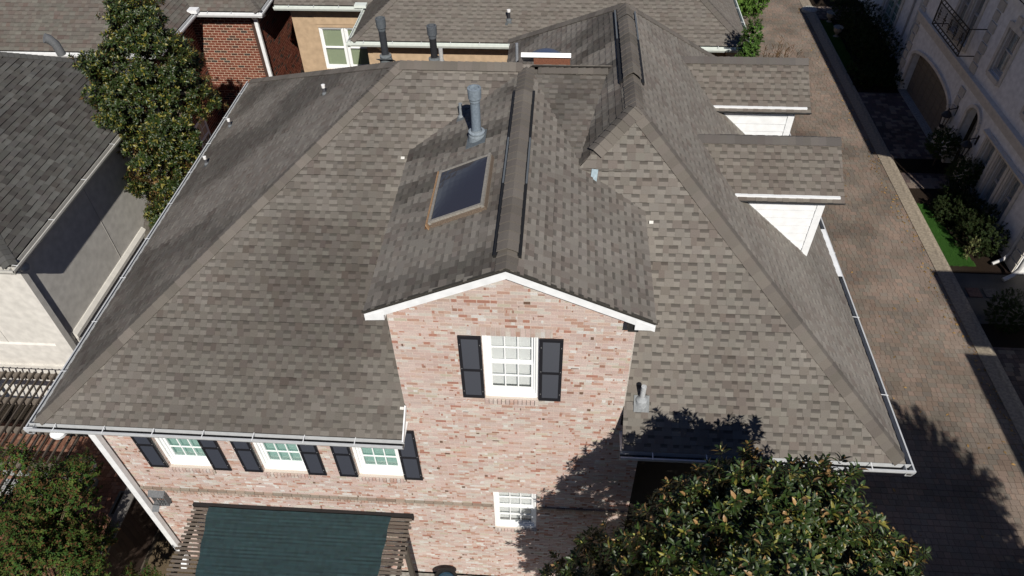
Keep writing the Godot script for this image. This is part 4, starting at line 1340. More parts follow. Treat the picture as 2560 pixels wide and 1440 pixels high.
func left_house() -> void:
	var H := thing("stucco_house", "pale stucco house with a dark grey hipped roof, beside the brick house on the left", "house", Vector3(-16, 0, -8.5))
	var st := Color(0.66, 0.64, 0.60)
	var mb := MB.new()
	var xw := -11.5; var zf := -4.45; var zb := -12.7
	mb.span(Vector3(xw - 0.2, 2.42, zb), Vector3(xw, 6.5, zf - 0.02), st)
	mb.span(Vector3(-22, 2.42, zf - 0.2), Vector3(xw - 0.02, 6.5, zf), st)
	mb.span(Vector3(-22, 0, zf - 0.75), Vector3(xw, 2.42, zf - 0.55), st)
	mb.span(Vector3(xw - 0.2, 0, zb), Vector3(xw, 2.42, zf - 0.75), st)
	mb.span(Vector3(-22, 0, zb), Vector3(xw, 6.5, zb + 0.2), st)
	var W := part("wall", H, mb, "stucco")
	var tr := MB.new()
	tr.span(Vector3(xw - 0.30, 2.4, zf - 0.12), Vector3(xw + 0.075, 6.45, zf + 0.05), st * 1.02)      # corner strip
	part("corner_strip", H, tr, "stucco")
	var ld := MB.new()
	ld.sweep(PackedVector2Array([Vector2(0, 3.30), Vector2(0.10, 3.36), Vector2(0.10, 3.46), Vector2(0.03, 3.56), Vector2(0, 3.56)]), Vector3(xw, 0, zf - 0.3), Vector3(xw, 0, -9.0), Vector3.RIGHT, Vector3.UP, st * 1.08)
	ld.span(Vector3(xw, 2.9, -9.0), Vector3(xw + 0.06, 3.30, zf - 0.3), st)
	ld.span(Vector3(xw, 2.62, -9.0), Vector3(xw + 0.015, 2.80, zf - 0.3), Color(0.03, 0.03, 0.03))
	part("side_ledge", H, ld, "stucco")
	var fb := MB.new()
	fb.sweep(PackedVector2Array([Vector2(0, 3.12), Vector2(0.04, 3.14), Vector2(0.04, 3.40), Vector2(0, 3.44)]), Vector3(-22, 0, zf), Vector3(xw - 0.3, 0, zf), Vector3(0, 0, 1), Vector3.UP, st * 1.04)
	fb.span(Vector3(-22, 2.42, zf), Vector3(xw - 0.3, 2.54, zf + 0.05), st)
	part("front_band", H, fb, "stucco")
	var rj := MB.new()
	rj.bar(Vector3(xw + 0.003, 6.2, -7.6), Vector3(xw + 0.003, 3.56, -7.6), 0.012, 0.012, st * 0.6)
	part("expansion_joint", H, rj, "stucco")
	rj = MB.new()
	rj.bar(Vector3(-13.1, 6.3, zf + 0.003), Vector3(-13.1, 3.44, zf + 0.003), 0.012, 0.012, st * 0.7)
	part("expansion_joint", H, rj, "stucco")
	for x in [-12.55, -13.6, -14.9, -16.2]: window(H, Vector3(x - 0.62, 0.55, zf - 0.55), Vector3.RIGHT, Vector3.UP, 0.85, 1.75, 0.08, 2, 2, "glass", 0.06, false, Color(0.7, 0.72, 0.72), Color(0.10, 0.13, 0.15))
	var eb := MB.new()
	eb.span(Vector3(xw - 0.05, 6.32, zb), Vector3(-11.18, 6.36, zf + 0.35), st * 0.9)
	eb.span(Vector3(-22, 6.32, zf), Vector3(xw - 0.05, 6.36, zf + 0.35), st * 0.9)
	eb.span(Vector3(-11.24, 6.34, zb), Vector3(-11.19, 6.55, zf + 0.36), Color(0.5, 0.47, 0.42))
	part("soffit", H, eb, "paint")
	var a := Vector3(-11.17, 6.6, -4.05); var b := Vector3(-11.17, 6.6, -13.05)
	var rk := Vector3(-15.67, 9.6, -8.55); var rl := Vector3(-23, 9.6, -8.55)
	var fl := Vector3(-23, 6.6, -4.05); var bl := Vector3(-23, 6.6, -13.05)
	var s := style("lh", Color(0.135, 0.135, 0.128), Color(0.088, 0.080, 0.075), 0.9, 0.5)
	s.vary = 3.6; s.plain = 0.5; s.wide = 1.5; s.mix = 0.5; s.thick = 1.8
	var R := hip_roof(H, [[a, b, rk], [fl, a, rk, rl], [b, bl, rl, rk]], [s, s, null], [[a, rk, 0, 1], [b, rk, 0, 2], [rk, rl, 1, 2]], Color(0.13, 0.13, 0.125), 300)
	gutter(H, b + Vector3(0, -0.03, 0), a + Vector3(0, -0.03, 0.12), Vector3(1, 0, 0), Color(0.55, 0.54, 0.5), 1.6)
	gutter(H, fl + Vector3(0, -0.033, 0), a + Vector3(0.12, -0.033, 0), Vector3(0, 0, 1), Color(0.55, 0.54, 0.5), 1.6)
	downpipe(H, [Vector3(-11.32, 3.05, zf - 0.05), Vector3(-11.28, 2.75, zf + 0.08), Vector3(-11.42, 2.3, zf + 0.1), Vector3(-11.42, 0.1, zf + 0.1)], 0.1, 0.1, Color(0.6, 0.57, 0.52))
	var lt := MB.new()
	lt.lathe(Vector3(-11.28, 6.2, -4.45), [Vector2(0.0, -0.13), Vector2(0.10, -0.08), Vector2(0.12, 0.0), Vector2(0.08, 0.09), Vector2(0, 0.12)], 12, Color(0.3, 0.31, 0.33))
	part("floodlight", H, lt, "vinyl")
	var cap := MB.new()
	cap.tube([Vector3(-13.3, 7.8, -11.5), Vector3(-13.32, 8.12, -11.48), Vector3(-13.40, 8.30, -11.42), Vector3(-13.47, 8.36, -11.36)], [0.12, 0.12, 0.13, 0.135], 12, Color(0.17, 0.18, 0.19))
	part("vent_elbow", H, cap, "metal")
	var lw := []
	var lf := [Vector3(-11.48, 3.30, -8.75), Vector3(-10.15, 3.30, -8.75), Vector3(-10.15, 5.1, -11.5), Vector3(-11.48, 5.1, -11.5)]
	var lm := MB.new()
	lm.slab([lf[0] - Vector3(0, 0.01, 0), lf[1] - Vector3(0, 0.01, 0), lf[2] - Vector3(0, 0.01, 0), lf[3] - Vector3(0, 0.01, 0)], 0.1, Color(0.05, 0.05, 0.05))
	var L := part("lower_roof", H, lm, "shingle")
	shingles(lw, plane_of(lf), style("lw", Color(0.17, 0.16, 0.14), Color(0.12, 0.105, 0.09), 0.8))
	finish(lw, "shingle", L, "shingle", "shingle_field", 40)

func red_house() -> void:
	var H := thing("red_brick_house", "dark red brick house with white gutters, behind the tall magnolia at the upper left", "house", Vector3(-15, 0, -18))
	var mort := Color(0.74, 0.58, 0.45)
	var mb := MB.new()
	var xa := -12.42; var xb := -10.05; var zw := -17.52
	mb.span(Vector3(xa - 0.2, 0, zw - 0.2), Vector3(xb, 6.45, zw), mort)
	mb.span(Vector3(xb - 0.2, 0, -34), Vector3(xb, 6.45, zw - 0.2), mort)
	mb.span(Vector3(xa - 0.2, 0, zw), Vector3(xa, 6.45, -14.3), mort)
	mb.span(Vector3(-24, 0, -14.5), Vector3(xa, 6.45, -14.3), mort)
	var W := part("wall", H, mb, "mortar")
	var pal := [[Color(0.24, 0.075, 0.048), 0.42], [Color(0.20, 0.065, 0.042), 0.24], [Color(0.27, 0.095, 0.06), 0.18], [Color(0.11, 0.06, 0.045), 0.11], [Color(0.085, 0.07, 0.06), 0.05]]
	var list := []
	var f1 := frame(Vector3(xa, 0, zw), Vector3.RIGHT, Vector3.UP, [Vector3(xa, 1.5, zw), Vector3(xb, 1.5, zw), Vector3(xb, 6.45, zw), Vector3(xa, 6.45, zw)])
	bricks(list, f1, pal, [Rect2(0, 3.30, 3, 0.22)], 0.0, 0.245, 0.098, 0.005)
	soldier(list, f1, 0.0, xb - xa, 3.305, 3.515, pal, 0.078, 0.012)
	var f2 := frame(Vector3(xb, 0, zw), Vector3(0, 0, -1), Vector3.UP, [Vector3(xb, 1.5, zw), Vector3(xb, 1.5, -22), Vector3(xb, 6.45, -22), Vector3(xb, 6.45, zw)])
	bricks(list, f2, pal, [Rect2(0, 3.30, 5, 0.22)], 0.0, 0.245, 0.098, 0.005)
	soldier(list, f2, 0.0, 4.4, 3.305, 3.515, pal, 0.078, 0.012)
	var f3 := frame(Vector3(xa, 0, -14.3), Vector3(0, 0, -1), Vector3.UP, [Vector3(xa, 1.5, -14.3), Vector3(xa, 1.5, zw), Vector3(xa, 6.45, zw), Vector3(xa, 6.45, -14.3)])
	bricks(list, f3, pal, [Rect2(0.9, 1.6, 0.9, 1.5)], 0.0, 0.245, 0.098, 0.005)
	finish(list, "brick", W, "brick", "brickwork")
	window(H, Vector3(xa + 0.02, 1.6, -15.2), Vector3(0, 0, -1), Vector3.UP, 0.9, 1.5, -0.01, 2, 2, "glass", 0.07, true)
	var tr := MB.new()
	tr.span(Vector3(xb - 0.16, 0.0, zw + 0.012), Vector3(xb + 0.02, 6.3, zw + 0.06), Color(0.10, 0.06, 0.05))
	part("corner_bricks", H, tr, "brick")
	var A := Vector3(-12.0, 6.6, -14.0); var B := Vector3(-12.0, 6.6, -17.1); var C := Vector3(-9.66, 6.6, -17.1); var D := Vector3(-9.66, 6.6, -34)
	var s := style("rh", Color(0.185, 0.175, 0.155), Color(0.165, 0.13, 0.115), 0.82, 0.4)
	s.vary = 2.5; s.plain = 0.35; s.wide = 1.3
	var r0 := Vector3(-17.0, 6.6 + 3.34, -19.0)
	var front := [Vector3(-30, 6.6, -14.0), A, Vector3(-17, 9.94, -19), Vector3(-30, 9.94, -19)]
	var east := [A, Vector3(-12, 6.6, -24), Vector3(-17, 9.94, -24), Vector3(-17, 9.94, -19)]
	var south := [Vector3(-13.5, 6.6, -17.1), C, Vector3(-14.7, 9.97, -22.14), Vector3(-16.5, 9.97, -22.14)]
	var east2 := [C, D, Vector3(-14.7, 9.97, -34), Vector3(-14.7, 9.97, -22.14)]
	hip_roof(H, [front, east, south, east2], [s, s, s, s], [[A, Vector3(-17, 9.94, -19), 0, 1], [C, Vector3(-14.7, 9.97, -22.14), 2, 3]], Color(0.17, 0.155, 0.14), 300)
	var wh := Color(0.80, 0.82, 0.84)
	gutter(H, B + Vector3(-0.0, -0.03, 0.15), A + Vector3(0, -0.03, 0.1), Vector3(1, 0, 0), wh, 0)
	gutter(H, B + Vector3(0.0, -0.033, 0), C + Vector3(0.12, -0.033, 0), Vector3(0, 0, 1), wh, 0.85)
	gutter(H, D + Vector3(0, -0.03, 0), C + Vector3(0, -0.03, 0.12), Vector3(1, 0, 0), wh, 0.9)
	gutter(H, Vector3(-30, 6.57, -14.0), A + Vector3(0.1, -0.03, 0), Vector3(0, 0, 1), wh, 0)
	var cb := MB.new()
	cb.box(B + Vector3(0.06, 0.06, 0.10), Vector3(0.34, 0.12, 0.28), wh)
	part("gutter_box", H, cb, "paint")
	var sf := MB.new()
	sf.span(Vector3(-12.4, 6.40, -17.5), Vector3(-9.7, 6.43, -17.1), Color(0.3, 0.25, 0.2))
	sf.span(Vector3(-12.4, 6.41, -17.1), Vector3(-12.02, 6.44, -14.0), Color(0.3, 0.25, 0.2))
	sf.span(Vector3(-10.05, 6.41, -34), Vector3(-9.68, 6.44, -17.5), Color(0.3, 0.25, 0.2))
	part("soffit", H, sf, "paint")
	downpipe(H, [Vector3(-9.98, 6.45, -17.15), Vector3(-9.98, 6.2, -17.40), Vector3(-9.98, 0.2, -17.40)], 0.12, 0.10, wh)
	var dd := MB.new()
	dd.lathe(Vector3(-9.75, 6.3, -17.55), [Vector2(0, -0.12), Vector2(0.1, -0.06), Vector2(0.11, 0.02), Vector2(0.06, 0.1), Vector2(0, 0.12)], 12, Color(0.35, 0.36, 0.38))
	part("floodlight", H, dd, "vinyl")

func beige_house() -> void:
	var H := thing("beige_house", "beige stucco house with a grey shingle roof and pale gutters, right behind the brick house", "house", Vector3(0, 0, -20))
	var st := Color(0.50, 0.37, 0.25)
	var mb := MB.new()
	var z1 := -15.47; var z2 := -18.1
	mb.span(Vector3(-5.55, 0, z1 - 0.2), Vector3(6.4, 6.5, z1), st)
	mb.span(Vector3(-5.55, 0, z2 - 0.2), Vector3(-5.35, 6.5, z1 - 0.2), st)
	mb.span(Vector3(6.2, 0, -34), Vector3(6.4, 6.5, z1 - 0.2), st)
	var f := frame(Vector3(0, 0, z2), Vector3.RIGHT, Vector3.UP, [Vector3(-8.92, 0, z2), Vector3(-5.55, 0, z2), Vector3(-5.55, 6.5, z2), Vector3(-8.92, 6.5, z2)])
	wall_with_holes(mb, f, [Rect2(-8.02, 3.93, 1.85, 1.66)], 0.2, st)
	mb.span(Vector3(-8.92, 0, -34), Vector3(-8.72, 6.5, z2 - 0.2), st)
	part("wall", H, mb, "stucco")
	var pn := MB.new()
	pn.span(Vector3(-8.1, 5.72, z2), Vector3(-5.56, 6.45, z2 + 0.02), st * 1.03)
	part("raised_panel", H, pn, "stucco")
	for q in [[-5.37, -5.05, 0.03], [-4.95, -4.75, 0.05]]:
		var pk := MB.new()
		pk.span(Vector3(q[0], 3.0, z1), Vector3(q[1], 6.4, z1 + q[2]), st * 1.01)
		part("raised_panel", H, pk, "stucco")
	for x in [-8.02, -7.08]: window(H, Vector3(x, 3.93, z2), Vector3.RIGHT, Vector3.UP, 0.92, 1.66, 0.08, 1, 1, "glass", 0.07, true, Color(0.82, 0.84, 0.85), Color(0.30, 0.36, 0.20))
	var e0 := Vector3(-5.93, 6.6, -15.07); var e1 := Vector3(6.85, 6.6, -15.07)
	var g0 := Vector3(-9.3, 6.6, -17.7); var g1 := Vector3(-5.93, 6.6, -17.7)
	var base := Color(0.225, 0.205, 0.182); var warm := Color(0.185, 0.16, 0.14)
	var s := style("bh", base, warm, 0.62, 0.3); s.wide = 1.25
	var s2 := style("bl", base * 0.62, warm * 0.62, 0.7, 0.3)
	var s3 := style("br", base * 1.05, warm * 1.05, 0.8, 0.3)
	var k := 4.6
	var t0 := e0 + Vector3(k, k * 0.667, -k); var t1 := e1 + Vector3(-k, k * 0.667, -k)
	var back0 := Vector3(e0.x, 6.6, -30); var back1 := Vector3(e1.x, 6.6, -30)
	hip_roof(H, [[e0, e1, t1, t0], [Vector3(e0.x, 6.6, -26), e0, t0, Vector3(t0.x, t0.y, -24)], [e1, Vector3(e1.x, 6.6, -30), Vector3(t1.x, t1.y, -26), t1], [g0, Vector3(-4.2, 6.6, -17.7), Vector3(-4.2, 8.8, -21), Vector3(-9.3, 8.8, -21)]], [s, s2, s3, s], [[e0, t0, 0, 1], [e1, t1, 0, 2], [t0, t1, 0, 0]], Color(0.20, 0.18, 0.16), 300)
	var wh := Color(0.70, 0.76, 0.72)
	gutter(H, e0 + Vector3(-0.15, -0.03, 0), e1 + Vector3(0.15, -0.03, 0), Vector3(0, 0, 1), wh, 0.95)
	gutter(H, g1 + Vector3(0, -0.03, 0), e0 + Vector3(0, -0.033, 0.15), Vector3(-1, 0, 0), wh, 1.0)
	gutter(H, g0 + Vector3(0, -0.03, 0), g1 + Vector3(-0.15, -0.03, 0), Vector3(0, 0, 1), wh, 0.9)
	gutter(H, Vector3(6.85, 6.57, -34), e1 + Vector3(0, -0.033, 0.15), Vector3(1, 0, 0), wh, 1.1)
	var cb := MB.new()
	cb.box(g1 + Vector3(-0.22, 0.04, 0.07), Vector3(0.42, 0.10, 0.26), wh)
	part("gutter_box", H, cb, "paint")
	var sf := MB.new()
	sf.span(Vector3(-5.9, 6.40, z1), Vector3(6.85, 6.43, -15.1), Color(0.12, 0.09, 0.07))
	sf.span(Vector3(-9.2, 6.40, z2), Vector3(-5.95, 6.43, -17.72), Color(0.2, 0.15, 0.11))
	sf.span(Vector3(6.4, 6.40, -34), Vector3(6.85, 6.43, z1), Color(0.2, 0.15, 0.11))
	part("soffit", H, sf, "paint")
	var br := MB.new()
	br.tube([Vector3(-5.1, 6.42, -15.1), Vector3(-5.02, 6.25, -15.25), Vector3(-4.97, 6.05, z1 + 0.04)], [0.07, 0.07, 0.05], 8, st)
	part("downspout_elbow", H, br, "paint")
	var dv := MB.new()
	dv.span(Vector3(6.25, 4.3, z1), Vector3(6.55, 6.3, z1 + 0.22), st * 1.1)
	dv.span(Vector3(6.15, 5.6, z1), Vector3(6.65, 5.85, z1 + 0.26), st * 1.15)
	part("corner_pier", H, dv, "stucco")
	pipe_stack(H, Vector3(-0.80, 7.02, -15.72), 0.36, 0.05, Color(0.05, 0.05, 0.055), Vector3(0, 0.83, 0.55).normalized(), false, Color(0.75, 0.75, 0.75))

func quoins(H: Node3D, x: float, z: float, y0: float, y1: float, step: float, wide: float, col: Color, dir: float) -> void:
	var y := y0
	var k := 0
	while y + step * 0.8 < y1:
		var mb := MB.new()
		var w := wide if k % 2 == 0 else wide * 0.78
		mb.box(Vector3(x - 0.02, y + step * 0.42, z + dir * w * 0.5), Vector3(0.06, step * 0.84, w), col)
		part("quoin", H, mb, "stucco")
		y += step
		k += 1

func right_houses() -> void:
	var H := thing("grey_white_house", "grey-white house with arched garage, entry lanterns and a black balcony, in shade on the right", "house", Vector3(19.5, 0, -18.5))
	var st := Color(0.84, 0.84, 0.83); var tan := Color(0.68, 0.64, 0.57); var q := Color(0.56, 0.53, 0.475)
	var xw := 16.6
	var zn := -12.0; var zf := -25.2
	# facade looks towards -x: u runs towards +z, so that u x up = -x
	var f := frame(Vector3(xw, 0, 0), Vector3(0, 0, 1), Vector3.UP, [Vector3(xw, 0, zf), Vector3(xw, 0, zn), Vector3(xw, 6.95, zn), Vector3(xw, 6.95, zf)])
	var wins := [Rect2(-18.50, 4.15, 0.85, 1.65), Rect2(-15.6, 4.15, 0.85, 1.65), Rect2(-22.3, 3.95, 0.7, 2.1), Rect2(-21.35, 3.95, 0.7, 2.1), Rect2(-16.6, 0.45, 0.62, 2.0), Rect2(-15.55, 0.45, 0.62, 2.0), Rect2(-14.5, 0.45, 0.62, 2.0)]
	var holes := wins.duplicate()
	holes.append(Rect2(-24.3, 0.0, 4.35, 1.75)); holes.append(Rect2(-18.55, 0.0, 1.0, 2.3))
	var mb := MB.new()
	# arches are cut as stepped slices
	for i in 12:
		var t0 := i / 12.0
		var hw := 2.17 * sqrt(maxf(0.0, 1.0 - t0 * t0))
		holes.append(Rect2(-22.125 - hw, 1.75 + i * 0.045, hw * 2, 0.046))
		var h2 := 0.5 * sqrt(maxf(0.0, 1.0 - t0 * t0))
		holes.append(Rect2(-18.05 - h2, 2.3 + i * 0.04, h2 * 2, 0.041))
	wall_grid(mb, f, holes, 0.3, st)
	mb.span(Vector3(xw + 0.3, 0, zn - 0.3), Vector3(27, 6.9, zn), st)
	mb.span(Vector3(xw + 0.3, 0, zf), Vector3(27, 6.9, zf + 0.3), st)
	part("wall", H, mb, "stucco")
	# belt course and top cornice
	var tm := MB.new()
	tm.sweep(PackedVector2Array([Vector2(0, 3.02), Vector2(0.08, 3.06), Vector2(0.08, 3.30), Vector2(0.16, 3.36), Vector2(0.16, 3.46), Vector2(0, 3.50)]), Vector3(xw, 0, zf), Vector3(xw, 0, zn), Vector3(-1, 0, 0), Vector3.UP, tan)
	part("belt_course", H, tm, "stucco")
	# garage door with panels, door, arch trims
	var gm := MB.new()
	gm.span(Vector3(xw + 0.28, 0.02, -24.35), Vector3(xw + 0.34, 2.4, -19.9), Color(0.17, 0.145, 0.115))
	var gd := part("garage_door", H, gm, "paint")
	for r in 8:
		for c in 8:
			var pm := MB.new()
			pm.box(Vector3(xw + 0.275, 0.16 + r * 0.285, -24.02 + c * 0.54), Vector3(0.02, 0.245, 0.50), Color(0.185, 0.16, 0.125))
			part("panel", gd, pm, "paint")
	var sill := MB.new()
	sill.span(Vector3(xw - 0.1, 0.035, -24.3), Vector3(xw + 0.3, 0.075, -19.95), Color(0.4, 0.39, 0.36))
	part("door_sill", H, sill, "concrete")
	for ar in [[-22.125, 1.75, 2.17, 0.54, 0.16], [-18.05, 2.3, 0.5, 0.48, 0.14]]:
		var am := MB.new()
		var prev := Vector3.ZERO
		for i in 17:
			var a := PI * i / 16.0
			var p := Vector3(xw - 0.03, ar[1] + sin(a) * (ar[3] + 0.05), ar[0] - cos(a) * (ar[2] + 0.06))
			if i > 0: am.bar(prev, p, 0.12, ar[4], tan * 1.05, Vector3.RIGHT)
			prev = p
		for s in [-1, 1]: am.span(Vector3(xw - 0.07, 0, ar[0] + s * (ar[2] + 0.0)), Vector3(xw + 0.02, ar[1], ar[0] + s * (ar[2] + 0.15)), tan * 1.05)
		part("arch_trim", H, am, "stucco")
	var dm := MB.new()
	dm.span(Vector3(xw + 0.55, 0.0, -18.7), Vector3(xw + 0.62, 2.9, -17.4), Color(0.22, 0.19, 0.15))
	var ed := part("entry_door", H, dm, "paint")
	var kn := MB.new()
	kn.box(Vector3(xw + 0.52, 1.1, -18.3), Vector3(0.06, 0.14, 0.05), Color(0.02, 0.02, 0.02))
	part("handle", ed, kn, "black")
	for i in wins.size():
		var w: Rect2 = wins[i]
		window(H, Vector3(xw, w.position.y, w.position.x), Vector3(0, 0, 1), Vector3.UP, w.size.x, w.size.y, 0.14, 1 if i > 1 else 2, 1, "glass", 0.05, i > 3, Color(0.48, 0.47, 0.45), Color(0.36, 0.38, 0.40) if i > 3 else Color(0.25, 0.26, 0.27))
		var sm := MB.new()
		var x0 := w.position.x; var x1 := w.end.x; var y0 := w.position.y; var y1 := w.end.y
		var d := 0.15
		sm.span(Vector3(xw - 0.05, y0 - d, x0 - d), Vector3(xw + 0.01, y1 + d, x0), tan)
		sm.span(Vector3(xw - 0.05, y0 - d, x1), Vector3(xw + 0.01, y1 + d, x1 + d), tan)
		sm.span(Vector3(xw - 0.07, y1, x0), Vector3(xw + 0.01, y1 + d + 0.06, x1), tan)
		sm.span(Vector3(xw - 0.09, y0 - d - 0.03, x0), Vector3(xw + 0.01, y0, x1), tan)
		if i < 2: sm.span(Vector3(xw - 0.08, y1 + 0.12, lerpf(x0, x1, 0.3)), Vector3(xw + 0.01, y1 + 0.5, lerpf(x0, x1, 0.7)), tan)
		part("window_surround", H, sm, "stucco")
	for zz in [-16.75, -15.7, -14.65]:      # pilasters between the tall lower windows
		var pm := MB.new()
		pm.span(Vector3(xw - 0.10, 0.0, zz - 0.0), Vector3(xw, 2.62, zz + 0.11), tan * 0.95)
		part("pilaster", H, pm, "stucco")
	var cap := MB.new()
	cap.sweep(PackedVector2Array([Vector2(0, 2.5), Vector2(0.12, 2.5), Vector2(0.16, 2.6), Vector2(0, 2.66)]), Vector3(xw, 0, -16.95), Vector3(xw, 0, -13.6), Vector3(-1, 0, 0), Vector3.UP, tan)
	part("window_cap", H, cap, "stucco")
	quoins(H, xw, zf, 0.1, 6.8, 0.40, 0.42, q, 1.0)
	quoins(H, xw, -19.72, 0.1, 3.0, 0.40, 0.40, q, 1.0)
	quoins(H, xw, -19.75, 3.52, 6.8, 0.40, 0.45, q, 1.0)
	quoins(H, xw, zn - 0.02, 0.1, 6.8, 0.40, 0.50, q, -1.0)
	var sc := MB.new()      # downpipes by the near corner
	sc.tube([Vector3(xw - 0.08, 6.8, -12.55), Vector3(xw - 0.08, 0.5, -12.55), Vector3(xw - 0.2, 0.25, -12.5), Vector3(xw - 0.55, 0.12, -12.4)], [0.06, 0.06, 0.06, 0.06], 8, Color(0.5, 0.5, 0.5))
	part("downspout", H, sc, "paint")
	sc = MB.new()
	sc.tube([Vector3(xw - 0.08, 6.8, -11.75), Vector3(xw - 0.08, 0.5, -11.75), Vector3(xw - 0.2, 0.25, -11.7), Vector3(xw - 0.5, 0.12, -11.6)], [0.07, 0.07, 0.07, 0.07], 8, Color(0.5, 0.5, 0.5))
	part("downspout", H, sc, "paint")
	# roof
	var e := 15.95
	var a := Vector3(e, 7.1, zf - 0.3); var b := Vector3(e, 7.1, zn + 0.45); var c := Vector3(e + 5.5, 10.6, zn - 5.2); var d2 := Vector3(e + 5.5, 10.6, zf + 5.2)
	var rs := style("rr", Color(0.12, 0.12, 0.125), Color(0.09, 0.085, 0.085), 0.8, 0.3)
	hip_roof(H, [[a, b, c, d2], [b, Vector3(28, 7.1, zn + 0.45), Vector3(28, 10.6, zn - 5.2), c], [Vector3(28, 7.1, zf - 0.3), a, d2, Vector3(28, 10.6, zf + 5.2)]], [rs, null, null], [], Color(0.12, 0.12, 0.12), 60)
	var co := MB.new()
	co.sweep(PackedVector2Array([Vector2(0, 6.7), Vector2(0.2, 6.75), Vector2(0.5, 6.95), Vector2(0.62, 7.02), Vector2(0.62, 7.08), Vector2(0, 7.08)]), Vector3(xw, 0, zf), Vector3(xw, 0, zn + 0.3), Vector3(-1, 0, 0), Vector3.UP, st)
	part("cornice", H, co, "stucco")
	balcony(H, xw)
	for z in [-19.35, -17.25]: lantern(z, xw)
	# the house beyond, set back
	var J := thing("far_pale_house", "pale set-back house with tall green-paned windows, beyond the grey-white house at the top right", "house", Vector3(20, 0, -32))
	var m2 := MB.new()
	var x2 := 17.35
	var fj := frame(Vector3(x2, 0, 0), Vector3(0, 0, 1), Vector3.UP, [Vector3(x2, 0, -45), Vector3(x2, 0, -26.9), Vector3(x2, 6.6, -26.9), Vector3(x2, 6.6, -45)])
	var jw := [Rect2(-30.6, 0.45, 1.7, 2.6)]
	wall_grid(m2, fj, jw, 0.3, st)
	m2.span(Vector3(x2 + 0.3, 0, -27.2), Vector3(24, 6.6, -26.9), st * 0.9)
	part("wall", J, m2, "stucco")
	for k in 2: window(J, Vector3(x2, 0.45, -30.6 + k * 0.85), Vector3(0, 0, 1), Vector3.UP, 0.85, 2.6, 0.1, 2, 3, "green_glass", 0.05, false, Color(0.5, 0.5, 0.48), Color(0.2, 0.25, 0.16))
	var st2 := MB.new()
	st2.span(Vector3(x2 - 0.06, 0, -28.85), Vector3(x2, 6.4, -28.65), tan)
	st2.span(Vector3(x2 - 0.06, 0, -30.9), Vector3(x2, 6.4, -30.7), tan)
	st2.span(Vector3(x2 - 0.08, 0, -27.3), Vector3(x2, 6.4, -26.9), st * 0.95)
	part("pilaster", J, st2, "stucco")
	var ds := MB.new()
	ds.tube([Vector3(x2 - 0.08, 6.4, -27.5), Vector3(x2 - 0.08, 0.3, -27.5), Vector3(x2 - 0.3, 0.1, -27.4)], [0.05, 0.05, 0.05], 8, Color(0.45, 0.45, 0.45))
	part("downspout", J, ds, "paint")
	var jr := MB.new()
	jr.slab([Vector3(x2 - 0.5, 6.7, -45), Vector3(x2 - 0.5, 6.7, -26.5), Vector3(x2 + 5, 9.8, -31), Vector3(x2 + 5, 9.8, -45)], 0.1, Color(0.1, 0.1, 0.1))
	part("roof", J, jr, "shingle")
	# the next house down the drive, out of the picture: its shadow falls on the pavers
	var N := thing("near_pale_house", "pale neighbouring house standing just outside the picture, whose roof shades the lower drive", "house", Vector3(20, 0, 3))
	var nm := MB.new()
	nm.span(Vector3(16.5, 0, -4.0), Vector3(26, 7.0, -1.3), st)
	nm.span(Vector3(16.3, 0, -0.2), Vector3(26, 7.1, 12), st)
	part("wall", N, nm, "stucco")
	var nr := MB.new()
	nr.span(Vector3(16.05, 7.0, -4.5), Vector3(26, 7.15, -1.2), Color(0.1, 0.1, 0.1))
	nr.span(Vector3(15.85, 7.15, -0.6), Vector3(26, 7.3, 12.4), Color(0.1, 0.1, 0.1))
	part("roof", N, nr, "shingle")

func wall_grid(mb: MB, f: Dictionary, holes: Array, thick: float, col: Color) -> void:
	# the outline minus rectangles, as polygons cut into strips between every opening's sides
	var xs := []
	for p in f.poly: xs.append(p.x)
	for h in holes:
		xs.append(h.position.x); xs.append(h.end.x)
	xs.sort()
	var yt := -INF; var yb := INF
	for p in f.poly:
		yt = maxf(yt, p.y); yb = minf(yb, p.y)
	for i in xs.size() - 1:
		var a: float = xs[i]; var b: float = xs[i + 1]
		if b - a < 0.002: continue
		var m := (a + b) * 0.5
		var iv := []
		for h in holes:
			if h.position.x < m and h.end.x > m: iv.append([h.position.y, h.end.y])
		iv.sort_custom(func(p, r): return p[0] < r[0])
		var y := yb
		for k in iv + [[yt, yt]]:
			if k[0] - y > 0.003:
				mb.slab([at_plane(f, a, y), at_plane(f, b, y), at_plane(f, b, k[0]), at_plane(f, a, k[0])], thick, col)
			y = maxf(y, k[1])

